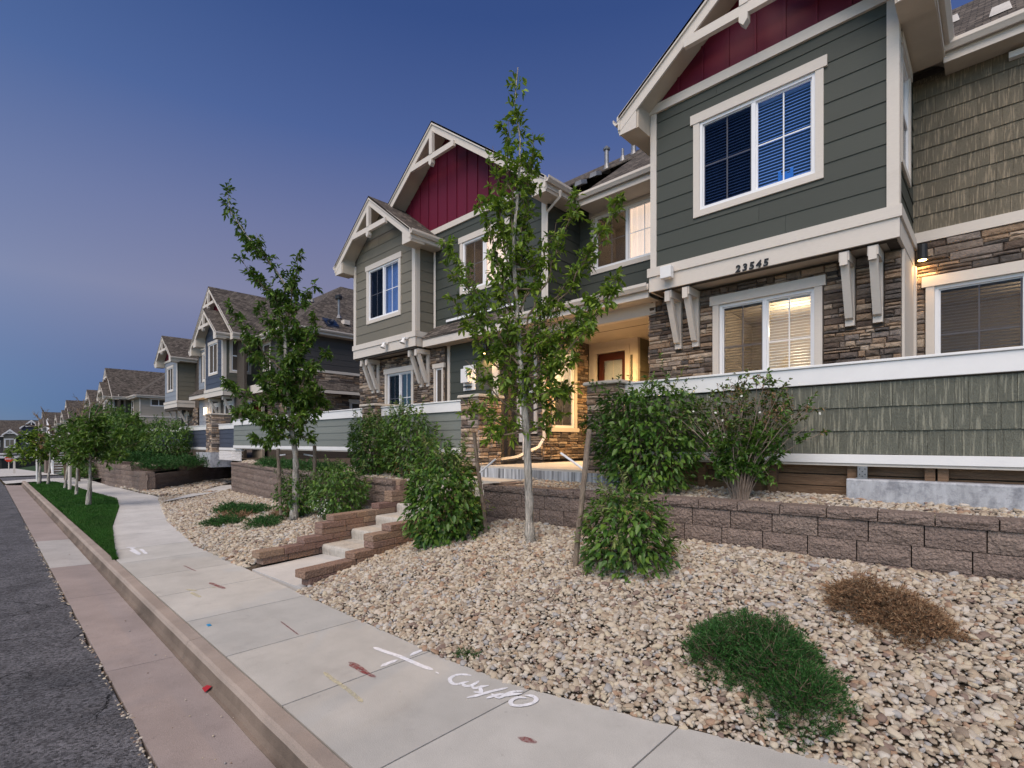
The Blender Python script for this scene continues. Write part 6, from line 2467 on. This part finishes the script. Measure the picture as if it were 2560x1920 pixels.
g = leaves('blossoms', np.array([[-8.95, 4.28, .62]]) + np.random.default_rng(3).normal(0, [.22, .05, .10], (60, 3)), np.random.default_rng(4).normal(0, 1, (60, 3)), np.random.default_rng(5).normal(0, 1, (60, 3)), np.full(60, .03), np.full(60, .022), 'flower_white',
           bpy.data.objects['shrub.003'])

# sparse, half-bare viburnum
def sparse(cx, cy, z0, label, seed):
    r = np.random.default_rng(seed)
    root = thing('shrub', (cx, cy, z0), label, 'shrub')
    sb = mb()
    LP, LD, TP, TD = [], [], [], []
    for k in range(66):
        a = r.uniform(0, 6.28)
        q = r.uniform(.2, .95)
        e = np.array([cx + q * .95 * math.cos(a), cy + q * .42 * math.sin(a) - .05, z0 + 1.42 * math.sqrt(max(.05, 1 - (q * .72) ** 2)) * r.uniform(.72, 1.0)])
        s_ = np.array([cx + .07 * math.cos(a), cy + .07 * math.sin(a), z0 - .03])
        P = []
        for t_ in range(7):
            f_ = t_ / 6
            p = s_ * (1 - f_) + e * f_
            p[0] -= (e[0] - s_[0]) * .25 * math.sin(f_ * math.pi)
            P.append(p + r.normal(0, .012, 3) * (t_ > 0))
        sb.tube([tuple(p) for p in P], [.008 * (1 - .8 * t_ / 6) + .0015 for t_ in range(7)], 5)
        for t_ in range(9):
            p = P[r.integers(2, 7)]
            d = unit(unit(e - s_) + r.normal(0, .55, 3))
            l_ = r.uniform(.08, .24)
            sb.tube([tuple(p), tuple(p + d * l_)], [.0032, .0014], 4)
            lowf = (p[2] - z0) < .75
            for u in range(18 if lowf else 10):
                (LP if lowf or r.random() < .4 else TP).append(p + d * l_ * r.uniform(.3, 1))
                (LD if len(LP) > len(LD) else TD).append(unit(r.normal(0, .7, 3) + d * .6))
        if r.random() < .6:
            for u in range(12):
                TP.append(e + r.normal(0, .02, 3))
                TD.append(unit(r.normal(0, .7, 3) + np.array([0, 0, .5])))
    sb.build('stems', 'twig_grey', root, recalc=False)
    n = len(LP)
    leaves('foliage', LP, LD, unit(r.normal(0, .5, (n, 3)) + np.array([0, 0, 1.])), .062 * r.uniform(.6, 1.3, n), .03 * r.uniform(.6, 1.3, n), 'leaf_bush', root)
    n = len(TP)
    hf = n // 2
    leaves('young_leaves', TP[:hf], TD[:hf], unit(r.normal(0, .5, (hf, 3)) + np.array([0, 0, 1.])), .055 * r.uniform(.5, 1.3, hf), .026 * r.uniform(.6, 1.3, hf), 'leaf_olive', root)
    TP, TD = TP[hf:], TD[hf:]
    n = len(TP)
    leaves('young_leaves', TP, TD, unit(r.normal(0, .5, (n, 3)) + np.array([0, 0, 1.])), .040 * r.uniform(.5, 1.3, n), .016 * r.uniform(.6, 1.3, n), 'flower_brown', root)
    wp = np.array([cx, cy - .25, z0 + .95]) + r.normal(0, [.45, .1, .25], (30, 3))
    leaves('blossoms', wp, r.normal(0, 1, (30, 3)), r.normal(0, 1, (30, 3)), np.full(30, .03), np.full(30, .025), 'flower_white', root)


sparse(-2.22, 6.25, 1.14, 'thin half-bare shrub with grey twigs and brownish tips before the shingled fence', 21)

# junipers
zl = lambda x, y: h_low(x, y)
juniper([(-1.40, 3.98, .33), (-1.12, 3.84, .35), (-.90, 3.68, .25), (-1.52, 3.78, .22), (-1.2, 4.08, .24)], zl, .27, 'spreading green juniper on the gravel near the bottom right of the pavement', 31, n=52000, ls=.040)
juniper([(-.80, 5.0, .26), (-.58, 4.93, .25), (-.42, 4.82, .20)], zl, .24, 'dead brown dried-up juniper on the gravel below the right retaining wall', 32, n=26000, m='dead_juniper', ls=.048, name='dead_juniper', up=.35)
juniper([(-13.6, 4.3, .38), (-14.2, 4.35, .3)], zl, .16, 'small flat green juniper, rear one of the patches in the middle gravel bed', 33, n=5000, ls=.09)
juniper([(-12.6, 4.3, .42), (-13.1, 4.55, .34)], zl, .16, 'flat green juniper in the middle of the left gravel bed', 36, n=5000, ls=.09)
juniper([(-12.1, 3.55, .34), (-11.7, 3.6, .3)], zl, .12, 'small flat green juniper nearest the pavement in the left gravel bed', 34, n=5000, ls=.08)
juniper([(-12.3, 4.0, .3), (-12.9, 4.0, .28)], zl, .09, 'brown dying juniper patch between the green ones in the left gravel bed', 35, n=3200, m='dead_juniper', ls=.08, name='dead_juniper')
juniper([(-11.0, 4.55, .38), (-11.5, 4.7, .28)], zl, .12, 'brown dying juniper patch left of the middle staked tree', 37, n=3600, m='dead_juniper', ls=.08, name='dead_juniper')
juniper([(-10.7, 3.95, .34), (-10.3, 3.8, .26)], zl, .13, 'low green juniper at the foot of the middle staked tree', 38, n=4500, ls=.08)
juniper([(-24.6, 5.2, .9), (-23.6, 4.9, .8), (-25.8, 5.8, 1.0), (-22.9, 4.8, .5), (-24.5, 6.2, 1.0)], lambda x, y: .85, .38, 'broad green creeping juniper spilling over the farther stepped wall', 39, n=15000, ls=.15)
juniper([(-27.6, 5.2, 1.1), (-28.6, 4.8, 1.0), (-26.8, 4.9, .9)], lambda x, y: 1.0, .38, 'creeping juniper at the far left end of the stepped wall', 40, n=11000, ls=.17)
juniper([(-16.5, 6.4, .55), (-15.2, 6.3, .6), (-13.8, 6.15, .6), (-12.4, 6.1, .55), (-17.5, 6.6, .4)], lambda x, y: 1.07, .24, 'row of green creeping junipers on top of the middle retaining wall', 41, n=16000, ls=.11)
juniper([(-3.30, 2.86, .07), (-3.2, 2.90, .05)], lambda x, y: .02, .05, 'tiny green weed growing at the pavement edge by the scrawl', 42, n=900, ls=.04, name='weed', cat='weed')

# young trees on the lawn strip
def lawn_tree(x, y, h, cw, label, seed, r0=.05, dens=.6, trunk_h=1.3, m='leaf_tree_dark', ls=.13, wrap=None, lean=0):
    n = 8
    T = [(lean * k / n, -.02 + base(x) + h * k / n) for k in range(n + 1)]
    tree(x, y, base(x), T, [], label, r0=r0, leafm=m, ls=ls, dens=dens, seed=seed, extra=int(20 * dens) + 8, crown=(base(x) + trunk_h, base(x) + h * .82), wrap=wrap)
    return None


tree(-18.75, 2.11, 0, [(0, -.02), (.0, .8), (.02, 1.4), (.03, 2.0), (.05, 2.5), (.05, 2.85)], [(1.2, -1.0, 1.7, 1.6), (1.3, -1.2, 2.2, 1.5), (1.3, 1.1, 1.5, 1.6), (1.35, 1.5, 2.1, 1.5), (1.5, 1.3, 2.6, 1.5), (1.6, -.8, 2.6, 1.4), (1.3, -.6, 1.4, 1.4), (1.5, .4, 2.7, 1.3)],
     'nearest tree on the lawn strip with a dark spreading crown', r0=.06, leafm='leaf_tree_dark', ls=.13, dens=1.0, seed=51, extra=26, crown=(1.3, 2.4), spread=.24)
tree(-22.73, 2.23, 0, [(0, -.02), (.0, .8), (.03, 1.6), (.05, 2.2), (.05, 2.75)], [(1.3, -1.0, 1.7, 1.4), (1.3, .9, 1.6, 1.4), (1.5, .8, 2.3, 1.4), (1.5, -.8, 2.3, 1.3)],
     'second lawn tree with a pale mottled trunk', r0=.045, leafm='leaf_tree_dark', ls=.14, dens=.9, seed=52, extra=18, crown=(1.2, 2.3), spread=.24)
tree(-26.08, 2.22, 0, [(0, -.02), (.06, .8), (.14, 1.6), (.2, 2.2), (.2, 2.9)], [(1.6, -.8, 2.2, 1.1), (1.6, .8, 2.3, 1.1)],
     'slender leaning lawn tree with a thin pale trunk', r0=.042, leafm='leaf_tree_dark', ls=.13, dens=.6, seed=53, extra=10, crown=(1.6, 2.5), spread=.22)
mb_ = thing('tree_stake', (-25.89, 2.5, 0), 'straight pale post beside the slender leaning lawn tree', 'stake')
mb().tube([(-25.3, 2.3, 0), (-25.3, 2.3, 2.3)], .055, 8).build('pole', 'trim', mb_)
tree(-29.13, 1.94, 0, [(0, -.02), (.04, .9), (.1, 1.8), (.1, 2.5)], [], 'small thin reddish young tree on the far lawn', r0=.05, leafm='flower_brown', ls=.09, dens=.3, seed=54, extra=12, crown=(1.2, 2.3))
tree(-30.06, 1.73, 0, [(0, -.02), (.0, .9), (.0, 1.8), (.0, 2.6)], [(1.1, -1.0, 1.8, 1.6), (1.0, -.9, 1.4, 1.5), (1.2, -.5, 2.3, 1.6), (1.1, .4, 1.9, 1)],
     'far lawn tree with an olive green rounded crown', r0=.06, leafm='leaf_tree', ls=.14, dens=1.1, seed=55, extra=20, crown=(1.0, 2.2), spread=.26)
# bare tree tops rising behind the row
def bare(x, y, z0, h, label, seed):
    r = np.random.default_rng(seed)
    root = thing('bare_tree', (x, y, z0), label, 'tree')
    g = mb()
    def grow(p, d, l_, rad, lev):
        e = p + d * l_
        g.tube([tuple(p), tuple((p + e) / 2 + r.normal(0, .03, 3)), tuple(e)], [rad, rad * .8, rad * .6], 5)
        if lev < 4:
            for _ in range(3):
                grow(p + d * l_ * r.uniform(.5, 1), unit(d + r.normal(0, .42, 3)), l_ * .62, rad * .55, lev + 1)
    grow(np.array([x, y, z0]), np.array([0, 0, 1.]), h * .45, .09, 0)
    g.build('trunk', 'twig', root, recalc=False)


bare(-31.3, 3.15, -.1, 4.9, 'bare leafless dark tree rising above the far lawn trees', 61)
bare(-33.4, 2.9, -.1, 4.2, 'second bare leafless tree, farther left and lower', 62)

# trees by the beige house
tree(-24.6, 4.9 + 1.0, .9, [(0, .9), (.0, 1.4), (.0, 2.0), (.0, 2.9)], [], 'dark leafy tree right of the lawn trees before the beige house', r0=.06, leafm='leaf_tree_dark', ls=.15, dens=1.0, seed=63, extra=4, crown=(1.2, 2.6), spread=.25) if False else None
bush(-31.5, 4.9, .85, 1.8, 1.1, 2.4, 'dark leafy tree-like shrub before the beige third townhouse', 64, n=5200, ls=.15, tips=.02, bottom=0, lump=.4)

# grass: blades over the strip, one mesh
r = np.random.default_rng(77)
n = 90000
X_ = -31.4 + (31.4 - 10.03) * r.random(n) ** .62
ylo_, yhi_ = 1.47, np.interp(X_, [p[0] for p in WALK_L], [p[1] for p in WALK_L]) - .02
Y_ = ylo_ + (yhi_ - ylo_) * r.random(n)
Z_ = .03 * np.sin(np.pi * (Y_ - ylo_) / np.maximum(.05, yhi_ - ylo_)) - .01
hh = r.uniform(.035, .075, n)
ww = .006 + .0006 * -X_ * .8
an = r.uniform(0, 6.28, n)
ln = r.normal(0, .018, (n, 2))
v = np.empty((n, 3, 3))
v[:, 0] = np.stack([X_ - np.cos(an) * ww, Y_ - np.sin(an) * ww, Z_], 1)
v[:, 1] = np.stack([X_ + np.cos(an) * ww, Y_ + np.sin(an) * ww, Z_], 1)
v[:, 2] = np.stack([X_ + ln[:, 0], Y_ + ln[:, 1], Z_ + hh], 1)
me = bpy.data.meshes.new('grass')
me.vertices.add(n * 3)
me.vertices.foreach_set('co', v.astype(np.float32).ravel())
me.loops.add(n * 3)
me.loops.foreach_set('vertex_index', np.arange(n * 3, dtype=np.int32))
me.polygons.add(n)
me.polygons.foreach_set('loop_start', (np.arange(n) * 3).astype(np.int32))
me.update(calc_edges=True)
me.materials.append(M('grass'))
gr = link(bpy.data.objects.new('grass', me))
tag(gr, 'deep green mown lawn strip between the kerb and the bending pavement', 'grass', None, 'stuff')

# dry leaves and bits of stem fallen on the gravel
r = np.random.default_rng(91)
LPp, n = [], 0
while len(LPp) < 420:
    x, y = r.uniform(-20, 1.5), r.uniform(2.8, 6.2)
    if in_stairs(x, y) or not (pl(WALK_R, x) < y < (yw_r(x) if x > -6 else yw_l(x))):
        continue
    LPp.append((x, y, h_low(x, y) + .035))
n = len(LPp)
lit_ = leaves('leaf_litter', LPp, np.concatenate([r.normal(0, 1, (n, 2)), r.normal(0, .15, (n, 1))], 1), np.tile([0.05, .02, 1.], (n, 1)) + r.normal(0, .2, (n, 3)), r.uniform(.02, .05, n), r.uniform(.008, .022, n), 'flower_brown', None)
tag(lit_, 'scattered dry brown leaves lying on the gravel beds', 'leaf litter', None, 'stuff')

# ------------------------------------------------------------------ small street things
sg = thing('stop_sign', (-95, 2.5, -2.1), 'small red octagonal stop sign on a pale post at the side street', 'sign')
mb().tube([(-95, 2.5, -2.2), (-95, 2.5, .0)], .06, 6).build('post', 'trim', sg)
g = mb()
fs = SIDE(-94.9)
g.poly(fs, [(2.5 + .42 * math.cos(R(22.5 + 45 * k)), -.40 + .42 * math.sin(R(22.5 + 45 * k))) for k in range(8)], 0, .02)
pn = g.build('sign_panel', 'sign_red', sg)
cu = bpy.data.curves.new('word', 'FONT')
cu.body = 'STOP'
cu.size = .30
cu.align_x = 'CENTER'
cu.extrude = .004
cu.offset = .006
to = bpy.data.objects.new('word', cu)
COL.objects.link(to)
me = bpy.data.meshes.new_from_object(to.evaluated_get(bpy.context.evaluated_depsgraph_get()))
bpy.data.objects.remove(to)
me.materials.clear()
me.materials.append(M('paint_white'))
o = bpy.data.objects.new('sign_word', me)
link(o, pn)
o.rotation_euler = (R(90), 0, R(90))
o.location = Vector((-94.87, 2.5, -.50)) - ORG[sg]
ps2 = thing('street_post', (-63, 2.0, -1), 'pale square post in front of the distant stop sign', 'post')
mb().box(SIDE(-63), 1.93, 2.07, -1.1, .45, -.07, .07).build('post_shaft', 'trim', ps2)
mb().box(SIDE(-63), 1.90, 2.10, .451, .50, -.1, .1).build('post_cap', 'trim_white', ps2)
ps3 = thing('street_post', (-31.8, 1.47, 0), 'thin white post at the far tip of the lawn', 'post')
mb().tube([(-31.7, 1.75, 0), (-31.7, 1.75, 2.05)], .04, 8).build('post_shaft', 'trim_white', ps3)
mb().tube([(-31.7, 1.75, 2.05), (-31.7, 1.75, 2.12)], [.05, .02], 8).build('post_cap', 'trim_white', ps3)

car = thing('parked_car', (-118, -1, -2.6), 'distant parked white car near the dark house at the street end', 'car')
cf_ = FRONT(-1.2)
bodyp = [(-120.2, -2.3), (-115.9, -2.3), (-115.8, -1.75), (-116.2, -1.55), (-117.2, -1.45), (-117.9, -1.0), (-119.4, -.98), (-120.1, -1.5), (-120.3, -1.8)]
mb().poly(cf_, bodyp, -1.7, 0).build('body', 'car_paint', car, bevel=.05)
mb().poly(FRONT(-1.22), [(-119.7, -1.46), (-117.5, -1.42), (-118.0, -1.08), (-119.3, -1.06)], -.01, .01).build('window', 'room_dark', car)
mb().box(SIDE(-115.85), -.95, .25, -1.75, -1.6, 0, .05).build('headlight', 'trim_white', car)
for x in (-119.4, -116.8):
    for y in (-1.25, .45):
        mb().tube([(x, y, -2.3), (x, y + .2, -2.3)], .33, 14).build('wheel', 'tyre', car)


# ------------------------------------------------------------------ families of alike things
FAM = {'young_tree': 'young trees planted along the street', 'shrub': 'leafy shrubs in the beds before the houses', 'stone_pier': 'stone piers of the porch fences',
       'porch_fence': 'porch fences along the row', 'tree_stake': 'stakes holding the young trees', 'juniper': 'low green junipers in the beds', 'dead_juniper': 'dried-up brown junipers in the gravel',
       'townhouse': 'townhouses along the street', 'retaining_wall': 'split-face block retaining walls', 'paint_bar': 'utility paint marks on the pavement', 'paint_marks': 'utility paint marks on the pavement',
       'street_post': 'pale posts by the street', 'bare_tree': 'bare trees beyond the lawn', 'litter': 'scraps of litter'}
for o in bpy.data.objects:
    if o.parent is None and 'label' in o.keys():
        k = o.name.split('.')[0]
        if k in FAM:
            o['group'] = FAM[k]
